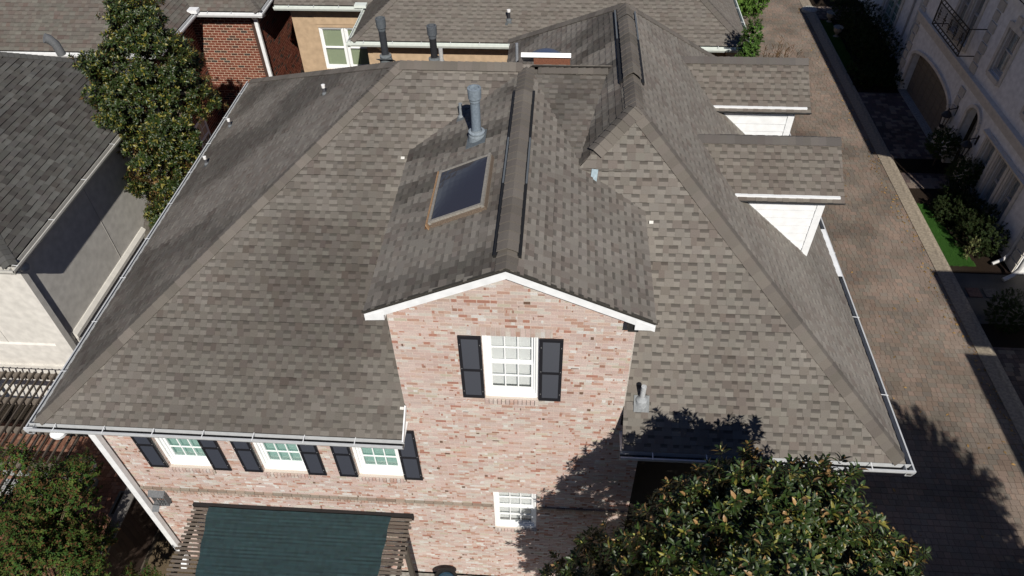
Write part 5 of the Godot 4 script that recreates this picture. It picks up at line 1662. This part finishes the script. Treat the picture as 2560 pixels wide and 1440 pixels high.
func balcony(H: Node3D, xw: float) -> void:
	var x := 15.95; var za := -22.55; var zb := -19.78; var y0 := 4.02; var y1 := 5.08
	var c := Color(0.012, 0.012, 0.013)
	var fr := MB.new()
	for y in [y0, y0 + 0.16, y1 - 0.16, y1]: fr.bar(Vector3(x, y, za), Vector3(x, y, zb), 0.035, 0.03, c)
	for z in [za, zb]:
		fr.bar(Vector3(x, y0 - 0.02, z), Vector3(x, y1 + 0.02, z), 0.04, 0.04, c)
		for y in [y0, y1]: fr.bar(Vector3(x, y, z), Vector3(xw, y, z), 0.03, 0.03, c)
	var B := part("balcony_rail", H, fr, "black")
	var n := 32
	for i in range(1, n):
		var m := MB.new()
		var z := lerpf(za, zb, float(i) / n)
		m.bar(Vector3(x, y0 + 0.16, z), Vector3(x, y1 - 0.16, z), 0.014, 0.014, c)
		part("baluster", B, m, "black")
	for i in 5:
		var m := MB.new()
		var z := lerpf(za, zb, (i + 0.5) / 5.0)
		for k in 5:
			m.box(Vector3(x - 0.012, lerpf(y0 + 0.3, y1 - 0.3, k / 4.0), z), Vector3(0.02, 0.07, [0.05, 0.12, 0.2, 0.12, 0.05][k]), c, Basis(Vector3.RIGHT, PI / 4 if k % 2 else 0.0))
		part("ornament", B, m, "black")
	for r in [y0 + 0.08, y1 - 0.08]:
		for i in 10:
			var m := MB.new()
			m.box(Vector3(x, r, lerpf(za, zb, (i + 0.5) / 10.0)), Vector3(0.02, 0.12, 0.03), c, Basis(Vector3.RIGHT, 0.6))
			part("scroll", B, m, "black")

func lantern(z: float, xw: float) -> void:
	var far := z < -18
	var L := thing("wall_lantern", "black wall lantern between the garage arch and the entry arch" if far else "black wall lantern between the entry arch and the tall lower windows", "lantern", Vector3(xw - 0.3, 1.2, z), "lanterns beside the entry")
	var c := Color(0.012, 0.012, 0.013)
	var p := Vector3(xw - 0.3, 1.2, z)
	var m := MB.new()
	m.lathe(p, [Vector2(0.0, -0.05), Vector2(0.10, 0.0), Vector2(0.11, 0.05), Vector2(0.09, 0.06)], 8, c)
	m.lathe(p, [Vector2(0.19, 0.50), Vector2(0.21, 0.54), Vector2(0.14, 0.64), Vector2(0.05, 0.72), Vector2(0.02, 0.84), Vector2(0.0, 0.86)], 8, c)
	for k in 6:
		var a := TAU * k / 6
		m.bar(p + Vector3(cos(a) * 0.10, 0.04, sin(a) * 0.10), p + Vector3(cos(a) * 0.175, 0.52, sin(a) * 0.175), 0.018, 0.018, c, Vector3.RIGHT)
	part("cage", L, m, "black")
	var g := MB.new()
	g.lathe(p, [Vector2(0.09, 0.05), Vector2(0.165, 0.51)], 6, Color.WHITE)
	part("glass", L, g, "glass")
	var b := MB.new()
	b.bar(p + Vector3(0, 0.78, 0), p + Vector3(0.3, 0.86, 0), 0.03, 0.03, c)
	b.bar(p + Vector3(0.29, 0.55, 0), p + Vector3(0.29, 0.95, 0), 0.10, 0.02, c, Vector3.RIGHT)
	part("bracket", L, b, "black")

# ------------------------------------------------------------------ yard in front
func front_yard() -> void:
	var P := thing("slatted_pergola", "weathered grey wooden pergola with slats against the front brick wall", "pergola", Vector3(-4.4, 0, 1.5))
	var wc := Color(0.20, 0.165, 0.135)
	var y := 2.87
	var lm := MB.new()
	lm.span(Vector3(-6.84, y - 0.12, -0.54), Vector3(-1.92, y + 0.05, -0.47), Color(0.02, 0.018, 0.016))
	part("ledger", P, lm, "wood")
	var z := -0.42
	var k := 0
	while z < 3.4:
		var m := MB.new()
		var q := rng.randf_range(0.75, 1.2)
		var dx := rng.randf_range(-0.03, 0.03)
		m.bar(Vector3(-6.82 + dx, y + rng.randf_range(-0.008, 0.008), z), Vector3(-1.95 + dx, y + rng.randf_range(-0.008, 0.008), z + rng.randf_range(-0.012, 0.012)), 0.045, 0.035, Color(wc.r * q, wc.g * q, wc.b * q))
		part("slat", P, m, "wood")
		z += 0.092
		k += 1
	for x in [-6.72, -4.4, -2.05]:
		var m := MB.new()
		m.bar(Vector3(x, y - 0.10, -0.47), Vector3(x, y - 0.10, 3.5), 0.06, 0.15, wc * 0.6)
		part("rafter", P, m, "wood")
	for x in [-6.72, -2.0]:
		for zz in ([0.15, 3.3] if x > -3 else [3.3]):
			var m := MB.new()
			m.bar(Vector3(x, 0, zz), Vector3(x, y - 0.17, zz), 0.1, 0.1, wc * 0.5)
			part("post", P, m, "wood")
	# the cloth stretched over it
	var cm := MB.new()
	var nx := 50; var nz := 90
	var hgt := func(i: int, j: int) -> Vector3:
		var t := float(j) / nz
		var zz := -0.44 + t * 3.7
		var xa := lerpf(-6.46, -5.75, t); var xb := lerpf(-2.40, -2.48, t)
		var s := float(i) / nx
		var x := lerpf(xa, xb, s)
		var edge := 0.012 * sin(t * 40.0 + 2.0) * (1.0 if s < 0.02 or s > 0.98 else 0.0)
		var yy := y + 0.046 + 0.005 * cos(TAU * (zz + 0.42) / 0.092) * (0.6 + 0.8 * noise.get_noise_2d(x * 60, zz * 60)) + 0.006 * noise.get_noise_2d(x * 30, zz * 120) + 0.022 * (0.5 + noise.get_noise_2d(x * 22 + 70, zz * 28))
		return Vector3(x + edge, yy, zz)
	var cc := Color(0.0175, 0.044, 0.051)
	for i in nx:
		for j in nz:
			var sh := 1.0 + 0.25 * noise.get_noise_2d(i * 4.0, j * 40.0) + 0.25 * noise.get_noise_2d(i * 25.0, j * 10.0 + 300)
			var co := Color(cc.r * sh, cc.g * sh, cc.b * sh)
			var a: Vector3 = hgt.call(i, j); var b: Vector3 = hgt.call(i + 1, j); var d: Vector3 = hgt.call(i + 1, j + 1); var e: Vector3 = hgt.call(i, j + 1)
			cm.quad(e, d, b, a, co)
			var dn := Vector3(0, -0.003, 0)
			if i == 0 or j == 0 or i == nx - 1 or j == nz - 1: cm.quad(a + dn, b + dn, d + dn, e + dn, co)
	solo("shade_cloth", cm, "cloth", "dark teal shade cloth stretched over the slatted pergola in front of the wall", "shade cloth")
	# tub of water
	var T := thing("water_tub", "round black-rimmed tub of water on the patio at the foot of the wall", "tub", Vector3(-1.36, 0, -0.14))
	var tm := MB.new()
	tm.lathe(Vector3(-1.36, 0, -0.14), [Vector2(0.20, 0.0), Vector2(0.25, 0.25), Vector2(0.26, 0.5), Vector2(0.29, 0.52), Vector2(0.29, 0.56), Vector2(0.225, 0.56), Vector2(0.215, 0.42)], 28, Color(0.01, 0.01, 0.011))
	part("rim", T, tm, "black")
	var wm := MB.new()
	wm.lathe(Vector3(-1.36, 0, -0.14), [Vector2(0.22, 0.47), Vector2(0.0, 0.475)], 28, Color.WHITE)
	part("water", T, wm, "water")
	# fence on the left
	var F := thing("board_fence", "dark brown board fence with a pale flat cap, left of the brick house corner", "fence", Vector3(-9.0, 0, 0))
	var fx := -8.98
	z = -3.4
	while z < 4.0:
		var m := MB.new()
		var q := rng.randf_range(0.7, 1.25)
		m.span(Vector3(fx, 0, z), Vector3(fx + 0.025, 1.86, z + 0.138), Color(0.085 * q, 0.052 * q, 0.036 * q))
		part("board", F, m, "wood")
		z += 0.142
	for yy in [0.35, 1.0, 1.6]:
		var m := MB.new()
		m.span(Vector3(fx - 0.06, yy, -3.4), Vector3(fx - 0.002, yy + 0.09, 4.0), Color(0.07, 0.045, 0.03))
		part("rail", F, m, "wood")
	z = -3.4
	while z < 4.0:
		var m := MB.new()
		m.span(Vector3(fx - 0.17, 1.863, z), Vector3(fx + 0.11, 1.90, z + 1.79), Color(0.23, 0.215, 0.20))
		part("cap_board", F, m, "wood")
		z += 1.8
	var bm := MB.new()
	bm.span(Vector3(fx + 0.03, 0, -3.4), Vector3(fx + 0.07, 0.16, 4.0), Color(0.14, 0.11, 0.085))
	part("kickboard", F, bm, "wood")
	# the neighbour's pergola of thin rails over wide beams
	var N := thing("lattice_pergola", "dark wooden pergola of thin rails on wide beams over the neighbour's brick patio, lower left", "pergola", Vector3(-12.5, 0, -2))
	var py := 2.75
	var nc := Color(0.10, 0.08, 0.062)
	var x := -15.0
	while x < -10.2:
		var m := MB.new()
		var q := rng.randf_range(0.8, 1.3)
		m.bar(Vector3(x, py + 0.05, -4.0), Vector3(x + rng.randf_range(-0.015, 0.015), py + 0.05, 0.35), 0.035, 0.05, Color(nc.r * q, nc.g * q, nc.b * q))
		part("rail", N, m, "wood")
		x += 0.195
	for zz in [-3.95, -3.15, -2.3, -1.35, -0.4]:
		var m := MB.new()
		m.bar(Vector3(-15.1, py - 0.06, zz), Vector3(-10.15, py - 0.06, zz), 0.11, 0.13, Color(0.24, 0.205, 0.17))
		part("beam", N, m, "wood")
	for xx in [-14.8, -10.4]:
		for zz in [-3.9, 0.2]:
			var m := MB.new()
			m.bar(Vector3(xx, 0, zz), Vector3(xx, py - 0.12, zz), 0.12, 0.12, nc)
			part("post", N, m, "wood")
	# things under that pergola, half hidden
	var ch := thing("patio_bench", "pale slatted garden bench half hidden under the dark lattice pergola", "bench", Vector3(-12.9, 0, -1.9))
	for i in 5:
		var m := MB.new()
		m.span(Vector3(-13.5, 0.43, -2.2 + i * 0.09), Vector3(-12.2, 0.46, -2.13 + i * 0.09), Color(0.34, 0.35, 0.35))
		part("seat_slat", ch, m, "paint")
	for i in 4:
		var m := MB.new()
		m.span(Vector3(-13.5, 0.55 + i * 0.1, -2.28), Vector3(-12.2, 0.62 + i * 0.1, -2.25), Color(0.34, 0.35, 0.35))
		part("back_slat", ch, m, "paint")
	for xx in [-13.45, -12.25]:
		for zz in [-2.2, -1.82]:
			var m := MB.new()
			m.bar(Vector3(xx, 0, zz), Vector3(xx, 0.44, zz), 0.05, 0.05, Color(0.5, 0.5, 0.5))
			part("leg", ch, m, "paint")
	var tb := thing("patio_table", "small round cream table on the brick patio under the lattice pergola", "table", Vector3(-11.4, 0, -2.4))
	var t1 := MB.new()
	t1.lathe(Vector3(-11.4, 0, -2.4), [Vector2(0.0, 0.69), Vector2(0.42, 0.69), Vector2(0.43, 0.72), Vector2(0.0, 0.725)], 20, Color(0.55, 0.5, 0.4))
	part("tabletop", tb, t1, "paint")
	t1 = MB.new()
	t1.lathe(Vector3(-11.4, 0, -2.4), [Vector2(0.22, 0.0), Vector2(0.2, 0.04), Vector2(0.04, 0.08), Vector2(0.035, 0.68)], 12, Color(0.2, 0.2, 0.2))
	part("pedestal", tb, t1, "metal")
	var po := thing("grey_planter", "pale grey square planter on the brick patio beside the house corner", "planter", Vector3(-9.75, 0, -1.6))
	var p1 := MB.new()
	p1.sweep(PackedVector2Array([Vector2(-0.3, 0), Vector2(0.3, 0), Vector2(0.38, 0.6), Vector2(-0.38, 0.6)]), Vector3(-9.75, 0, -1.95), Vector3(-9.75, 0, -1.25), Vector3.RIGHT, Vector3.UP, Color(0.14, 0.145, 0.13))
	part("box", po, p1, "concrete")
	p1 = MB.new()
	p1.box(Vector3(-9.75, 0.602, -1.6), Vector3(0.62, 0.012, 0.6), Color(0.04, 0.03, 0.02))
	part("soil", po, p1, "soil")

# ------------------------------------------------------------------ trees
func trees() -> void:
	var mk := []
	for i in 6: mk.append(magnolia_cluster(100 + i, 0.02, 0.08, 0.78))
	mk.append(magnolia_cluster(200, 0.22, 0.15, 0.85))
	var mb2 := []
	for i in 5: mb2.append(magnolia_cluster(110 + i, 0.0, 0.035, 0.66))
	mb2.append(magnolia_cluster(210, 0.08, 0.25, 0.7))
	# front right
	var T := thing("magnolia_tree", "large glossy dark green magnolia tree in front of the brick house, lower right", "tree", Vector3(4.4, 0, 3.0))
	limbs(T, Vector3(4.4, 0, 3.0), Vector3(4.3, 6.6, 2.9), 0.17, [Vector3(2.6, 5.0, 2.0), Vector3(6.0, 5.5, 2.6), Vector3(4.6, 7.6, 1.6), Vector3(3.4, 6.6, 3.8), Vector3(5.4, 6.8, 3.8), Vector3(1.9, 3.2, 1.6)], Color(0.12, 0.10, 0.085))
	crown(T, [[Vector3(3.95, 6.9, 2.9), Vector3(1.78, 2.08, 2.08)], [Vector3(4.9, 6.6, 2.6), Vector3(1.18, 1.68, 1.58)], [Vector3(2.9, 6.0, 2.6), Vector3(1.08, 1.68, 1.68)], [Vector3(3.9, 8.45, 1.9), Vector3(0.65, 0.60, 0.60)], [Vector3(4.7, 8.25, 2.0), Vector3(0.60, 0.60, 0.60)], [Vector3(3.1, 7.9, 2.1), Vector3(0.60, 0.60, 0.60)], [Vector3(5.55, 7.0, 2.2), Vector3(0.60, 0.80, 0.70)], [Vector3(2.0, 4.2, 1.7), Vector3(0.90, 1.68, 1.00)], [Vector3(4.2, 3.6, 2.6), Vector3(1.78, 1.98, 1.78)]], 11500, mk, "leaf", "leaf_cluster", 0.72, 0.30, 0.35, 300, 0.26)
	# back left
	var U := thing("magnolia_tree", "tall narrow magnolia tree between the stucco house and the red brick house", "tree", Vector3(-9.75, 0, -9.9))
	limbs(U, Vector3(-9.6, 0, -9.6), Vector3(-9.6, 8.2, -10.2), 0.15, [Vector3(-10.4, 6.2, -10), Vector3(-9.0, 7.4, -10.6), Vector3(-10.3, 8.4, -10.2), Vector3(-10.6, 4.4, -9.3), Vector3(-9.2, 5.6, -9.9)], Color(0.26, 0.21, 0.16))
	var ul := [[Vector3(-9.97, 9.0, -10.4), Vector3(0.6, 0.95, 0.65)], [Vector3(-9.97, 8.3, -10.3), Vector3(0.9, 0.75, 0.9)], [Vector3(-10.77, 8.05, -10.2), Vector3(0.75, 0.55, 0.7)], [Vector3(-11.22, 8.2, -10.1), Vector3(0.45, 0.35, 0.4)], [Vector3(-9.67, 7.6, -10.6), Vector3(0.7, 0.65, 0.75)], [Vector3(-9.17, 6.9, -10.7), Vector3(0.30, 0.28, 0.4)], [Vector3(-10.42, 7.2, -9.9), Vector3(0.9, 0.7, 0.8)], [Vector3(-11.07, 6.9, -9.9), Vector3(0.6, 0.45, 0.6)], [Vector3(-9.97, 6.7, -9.9), Vector3(0.55, 0.5, 0.6)], [Vector3(-10.67, 6.0, -9.7), Vector3(0.75, 0.5, 0.7)], [Vector3(-10.32, 5.3, -9.5), Vector3(0.45, 0.4, 0.5)], [Vector3(-10.72, 5.1, -9.4), Vector3(0.5, 0.45, 0.5)], [Vector3(-9.47, 5.9, -9.9), Vector3(0.25, 0.35, 0.3)], [Vector3(-10.57, 3.95, -9.2), Vector3(0.5, 0.42, 0.5)], [Vector3(-11.25, 7.4, -10.0), Vector3(0.5, 0.42, 0.5)], [Vector3(-10.6, 7.6, -10.0), Vector3(0.8, 0.6, 0.7)]]
	crown(U, ul, 4300, mb2, "leaf", "leaf_cluster", 0.70, 0.14, 0.35, 300, 0.30)
	# crape myrtle, lower left: thin arching stems with sprays of small leaves
	var g := [Color(0.038, 0.078, 0.017), Color(0.027, 0.06, 0.015), Color(0.062, 0.085, 0.02), Color(0.085, 0.045, 0.02)]
	var sp := []
	for i in 4: sp.append(sprig(300 + i, 0.062, 16, g, Color(0.16, 0.12, 0.06), 0.26))
	var C := thing("crape_myrtle", "loose leafy crape myrtle with thin arching stems and a few pink flowers, lower left corner", "shrub", Vector3(-10.2, 0, 1.4))
	var lobes := []
	for i in 46:
		var a := rng.randf() * TAU
		var r := rng.randf_range(0.3, 2.2)
		var tip := Vector3(-10.1 + cos(a) * r, rng.randf_range(2.1, 4.3) - 0.25 * r, 1.0 + sin(a) * r * 0.85)
		var base := Vector3(-10.2 + cos(a) * 0.2, 0, 1.4 + sin(a) * 0.2)
		var mid := base.lerp(tip, 0.55) + Vector3(0, 0.7, 0)
		if i < 26:
			var m := MB.new()
			m.tube([base, mid, tip, tip + (tip - mid) * 0.25], [0.022, 0.014, 0.007, 0.003], 5, Color(0.27, 0.20, 0.12))
			part("stem", C, m, "bark")
		lobes.append([tip, Vector3(0.34, 0.26, 0.34)])
	for tp in [Vector3(-8.75, 4.2, 0.25), Vector3(-8.4, 4.75, 0.0), Vector3(-8.9, 3.2, 0.6), Vector3(-8.55, 2.6, 1.1), Vector3(-9.3, 4.6, 0.1), Vector3(-9.9, 4.6, -0.3)]:
		lobes.append([tp, Vector3(0.28, 0.22, 0.28)])
		var m := MB.new()
		m.tube([Vector3(-10.1, 0.2, 1.3), Vector3(-9.6, 2.6, 0.9), tp], [0.02, 0.013, 0.004], 5, Color(0.27, 0.20, 0.12))
		part("stem", C, m, "bark")
	crown(C, lobes, 3600, sp, "small_leaf", "leaf_spray", 1.0, 0.55, 0.5)
	for i in 9:
		var lb: Array = lobes[rng.randi() % 40]
		var m := MB.new()
		for j in 14:
			var d := Vector3(rng.randfn(), rng.randfn(), rng.randfn()).normalized()
			m.leaf(lb[0] + Vector3(0, 0.22, 0) + d * 0.03, d, Vector3.UP, 0.05, 0.04, Color(0.42, 0.04, 0.12), Color(0, 0, 0, 0))
		part("flower", C, m, "small_leaf")
	# a tree standing out of the picture on the right: it shades the lower drive
	var sl := []
	for i in 3: sl.append(sprig(400 + i, 0.11, 22, [Color(0.05, 0.085, 0.02), Color(0.04, 0.07, 0.018), Color(0.075, 0.1, 0.025)], Color(0.1, 0.08, 0.05), 0.42))
	var O := thing("shade_tree", "leafy tree standing just past the lower right corner, shading the drive", "tree", Vector3(11.6, 0, 4.6))
	limbs(O, Vector3(11.6, 0, 4.6), Vector3(11.6, 6.0, 4.4), 0.16, [Vector3(9.6, 6, 3.6), Vector3(13.4, 6.2, 4.0), Vector3(11.4, 7.6, 3.0), Vector3(12.6, 5.4, 5.6)], Color(0.13, 0.11, 0.09))
	crown(O, [[Vector3(11.9, 6.2, 4.2), Vector3(2.4, 2.0, 2.4)], [Vector3(10.2, 5.6, 3.6), Vector3(1.7, 1.5, 1.6)], [Vector3(12.9, 6.6, 3.5), Vector3(1.6, 1.5, 1.6)], [Vector3(11.2, 7.4, 3.0), Vector3(1.4, 1.2, 1.3)], [Vector3(12.2, 4.6, 5.0), Vector3(2.2, 1.5, 2.0)], [Vector3(9.9, 4.6, 4.4), Vector3(1.6, 1.3, 1.5)], [Vector3(11.3, 5.2, 4.0), Vector3(2.2, 1.8, 2.2)]], 7500, sl, "small_leaf", "leaf_spray", 1.0, 0.5, 0.4, 20)

# ------------------------------------------------------------------ planting on the right and behind
func shrub(called: String, label: String, cat: String, lobes: Array, count: int, cols: Array, leafl: float, at: Vector3, group := "", most := 120) -> Node3D:
	var T := thing(called, label, cat, at, group)
	var sp := []
	for i in 3: sp.append(sprig(500 + i, leafl, 14, cols, Color(0.1, 0.08, 0.05), leafl * 2.2))
	crown(T, lobes, count, sp, "small_leaf", "leaf_spray", 1.0, 0.3, 0.3, most)
	return T

func right_yard() -> void:
	var dg := [Color(0.018, 0.034, 0.009), Color(0.022, 0.040, 0.010), Color(0.013, 0.026, 0.008)]
	# clipped hedges
	var hl := []
	for i in 12:
		for j in 3:
			for k in 2: hl.append([Vector3(15.45 + j * 0.55, 0.5 + k * 0.6, -31.9 + i * 0.52), Vector3(0.42, 0.45, 0.42)])
	shrub("clipped_hedge", "long dark clipped hedge below the tall windows of the far pale house", "hedge", hl, 3600, dg, 0.05, Vector3(16, 0, -29))
	hl = []
	for i in 4:
		for j in 3: hl.append([Vector3(14.95 + i * 0.5, 0.32, -25.7 + j * 0.55), Vector3(0.38, 0.36, 0.40)])
	shrub("clipped_hedge", "low square dark hedge at the corner of the garage drive", "hedge", hl, 1100, dg, 0.05, Vector3(15.6, 0, -25.2))
	# two topiary balls on stems
	for q in [[Vector3(16.1, 0, -18.35), "round topiary at the right end of the garage arch", 0.55], [Vector3(16.25, 0, -16.45), "round topiary with lighter leaves beside the entry path", 0.55]]:
		var p: Vector3 = q[0]
		var T := shrub("topiary", q[1], "topiary", [[p + Vector3(0, 1.05, 0), Vector3.ONE * q[2]]], 520, [Color(0.025, 0.045, 0.011), Color(0.03, 0.052, 0.012)], 0.05, p, "topiaries beside the entry")
		var m := MB.new()
		m.tube([p, p + Vector3(0, 0.8, 0)], [0.035, 0.03], 7, Color(0.14, 0.1, 0.07))
		part("stem", T, m, "bark")
	shrub("ball_shrub", "dark round clipped shrub beyond the gravel strip on the right edge", "shrub", [[Vector3(15.5, 0.5, -9.7), Vector3(0.72, 0.6, 0.66)]], 650, dg, 0.045, Vector3(15.5, 0, -9.7))
	# loose foundation shrubs
	var k := 0
	for q in [[Vector3(15.9, 0.35, -15.6), 0.55, "dark loose shrub under the first tall lower window, nearest the entry"], [Vector3(16.0, 0.45, -14.5), 0.65, "dark loose shrub under the middle tall lower window"], [Vector3(15.85, 0.45, -13.4), 0.72, "dark loose shrub near the quoined corner by the downspouts"], [Vector3(15.35, 0.25, -14.9), 0.4, "small dark shrub between the lawn and the taller shrubs"]]:
		var r: float = q[1]
		shrub("foundation_shrub", q[2], "shrub", [[q[0], Vector3(r, r * 0.9, r)], [q[0] + Vector3(0.2, 0.2, 0.3), Vector3(r, r, r) * 0.7], [q[0] + Vector3(-0.1, 0.1, -0.35), Vector3(r, r, r) * 0.65]], 420, [Color(0.016, 0.026, 0.009), Color(0.021, 0.032, 0.011)], 0.065, Vector3(q[0].x, 0, q[0].z), "shrubs along the grey-white house")
		k += 1
	var yl := shrub("pale_sprig_plant", "slim pale-leaved plant at the lower end of the shrubs by the gravel", "plant", [[Vector3(15.35, 0.45, -12.75), Vector3(0.12, 0.45, 0.12)]], 40, [Color(0.16, 0.17, 0.07), Color(0.13, 0.15, 0.06)], 0.05, Vector3(15.35, 0, -12.75))
	# lawn
	var blades := MB.new()
	for i in 24:
		var a := rng.randf() * TAU
		var r := rng.randf() * 0.05
		var p := Vector3(cos(a) * r, 0, sin(a) * r)
		var d := Vector3(rng.randf_range(-0.5, 0.5), 1, rng.randf_range(-0.5, 0.5)).normalized()
		var gq := rng.randf_range(0.75, 1.3)
		var c := Color(0.048 * gq, 0.145 * gq, 0.02 * gq)
		var s := d.cross(Vector3(cos(a + 1), 0, sin(a + 1))).normalized() * 0.005
		blades.tri(p - s, p + s, p + d * rng.randf_range(0.03, 0.06), c)
	var spots := []
	for i in 5200:
		var t := rng.randf()
		var z := lerpf(-15.7, -12.35, t)
		var x := rng.randf_range(14.6, lerpf(14.9, 15.5, t))
		spots.append(Vector3(x, 0.03, z))
	for i in 4200:
		var z := rng.randf_range(-31.4, -25.9)
		spots.append(Vector3(rng.randf_range(14.6, 15.15), 0.03, z))
	var mm := MultiMesh.new()
	mm.transform_format = MultiMesh.TRANSFORM_3D
	mm.mesh = blades.mesh(M["grass"])
	mm.instance_count = spots.size()
	for i in spots.size(): mm.set_instance_transform(i, Transform3D(Basis(Vector3.UP, rng.randf() * TAU) * rng.randf_range(0.8, 1.3), spots[i]))
	var gl := MultiMeshInstance3D.new()
	gl.multimesh = mm
	gl.name = numbered("lawn_grass")
	add_child(gl)
	metas(gl, "bright green lawn strips between the kerb and the shrubs on the right", "grass", "", "stuff")
	# stepping stones in the gravel
	var ss := [[Vector3(14.95, 0.05, -11.0), Color(0.16, 0.10, 0.085), "reddish stepping stone in the gravel nearest the kerb"], [Vector3(15.5, 0.05, -11.0), Color(0.13, 0.12, 0.11), "grey stepping stone in the gravel farther from the kerb"]]
	for q in ss:
		var m := MB.new()
		m.box(q[0], Vector3(0.42, 0.05, 0.42), q[1])
		solo("stepping_stone", m, "concrete", q[2], "stepping stone", "stepping stones in the gravel")
	# pale concrete end block of the kerb
	var cb := MB.new()
	cb.lathe(Vector3(14.35, 0, -32.7), [Vector2(0.42, 0.0), Vector2(0.40, 0.12), Vector2(0.30, 0.17), Vector2(0, 0.19)], 14, Color(0.5, 0.5, 0.46))
	solo("kerb_block", cb, "concrete", "pale rounded concrete block at the far kerb, in a patch of sun", "kerb block")
	# pale garden ornaments by the long hedge
	var n := 0
	for q in [[Vector3(15.05, 0, -31.3), "pale stone urn at the far end of the long hedge"], [Vector3(15.0, 0, -29.6), "pale stone urn at the lawn edge halfway along the long hedge"]]:
		var m := MB.new()
		m.lathe(q[0], [Vector2(0.16, 0.0), Vector2(0.15, 0.06), Vector2(0.06, 0.12), Vector2(0.07, 0.2), Vector2(0.2, 0.36), Vector2(0.22, 0.52), Vector2(0.26, 0.56), Vector2(0.2, 0.56), Vector2(0.1, 0.5), Vector2(0, 0.48)], 14, Color(0.4, 0.38, 0.33))
		solo("stone_urn", m, "concrete", q[1], "urn", "urns by the long hedge")
		n += 1
	# cypresses at the corner of the beige house
	var cy := [Color(0.05, 0.10, 0.022), Color(0.065, 0.125, 0.026), Color(0.035, 0.07, 0.018)]
	for q in [[Vector3(6.62, 0, -14.25), 7.7, 0.36, "tallest narrow green cypress at the right corner of the beige house"], [Vector3(6.28, 0, -13.95), 6.7, 0.30, "middle narrow cypress of the three by the beige house corner"], [Vector3(5.92, 0, -13.75), 6.35, 0.28, "leftmost and lowest narrow cypress by the beige house corner"]]:
		var lob := []
		var h: float = q[1]
		for i in 9:
			var t := i / 8.0
			lob.append([q[0] + Vector3(rng.randf_range(-0.05, 0.05), h * (0.5 + 0.45 * t), rng.randf_range(-0.05, 0.05)), Vector3(q[2] * (1.05 - 0.5 * t), h * 0.07, q[2] * (1.05 - 0.5 * t))])
		var T := shrub("narrow_cypress", q[3], "cypress", lob, 1500, cy, 0.06, q[0], "cypresses by the beige house")
		var m := MB.new()
		m.tube([q[0], q[0] + Vector3(0, h * 0.8, 0)], [0.06, 0.02], 6, Color(0.15, 0.11, 0.08))
		part("trunk", T, m, "bark")
	# dried grasses
	for q in [[Vector3(8.9, 0.0, -20.9), 3.3, "dry brown clump of tall stalks beside the cypresses"], [Vector3(9.5, 0.0, -21.3), 3.7, "leaning dry brown plume standing apart on the drive side"]]:
		var T := thing("dry_grass_clump", q[2], "dry plant", q[0], "dry clumps beside the drive")
		for i in 64:
			var m := MB.new()
			var lean := Vector3(rng.randf_range(-0.35, 0.3) + 0.12, 1, rng.randf_range(-0.25, 0.15)).normalized()
			var h: float = q[1] * rng.randf_range(0.45, 1.0)
			var b: Vector3 = q[0] + Vector3(rng.randf_range(-0.25, 0.25), 0, rng.randf_range(-0.2, 0.2))
			var gq := rng.randf_range(0.7, 1.3)
			var c := Color(0.13 * gq, 0.078 * gq, 0.038 * gq)
			m.tube([b, b + lean * h * 0.5, b + lean * h + Vector3(0.1, -0.05, 0)], [0.016, 0.013, 0.006], 4, c, false)
			for j in 16:
				var p := b + lean * h * rng.randf_range(0.55, 1.0)
				m.leaf(p, (lean + Vector3(rng.randf_range(-0.9, 0.9), rng.randf_range(-0.5, 0.3), rng.randf_range(-0.9, 0.9))).normalized(), Vector3.UP, 0.22, 0.035, c, Color(0, 0, 0, 0))
			part("stalk", T, m, "bark")
	# bush at the top edge
	shrub("broad_bush", "bright green leafy bush at the top edge, right of the beige house roof", "bush", [[Vector3(10.6, 1.0, -32.6), Vector3(0.8, 1.1, 0.8)], [Vector3(11.1, 0.7, -32.2), Vector3(0.6, 0.7, 0.6)], [Vector3(10.2, 0.9, -31.9), Vector3(0.6, 0.9, 0.6)]], 800, [Color(0.06, 0.12, 0.025), Color(0.08, 0.14, 0.03)], 0.12, Vector3(10.6, 0, -32.4))
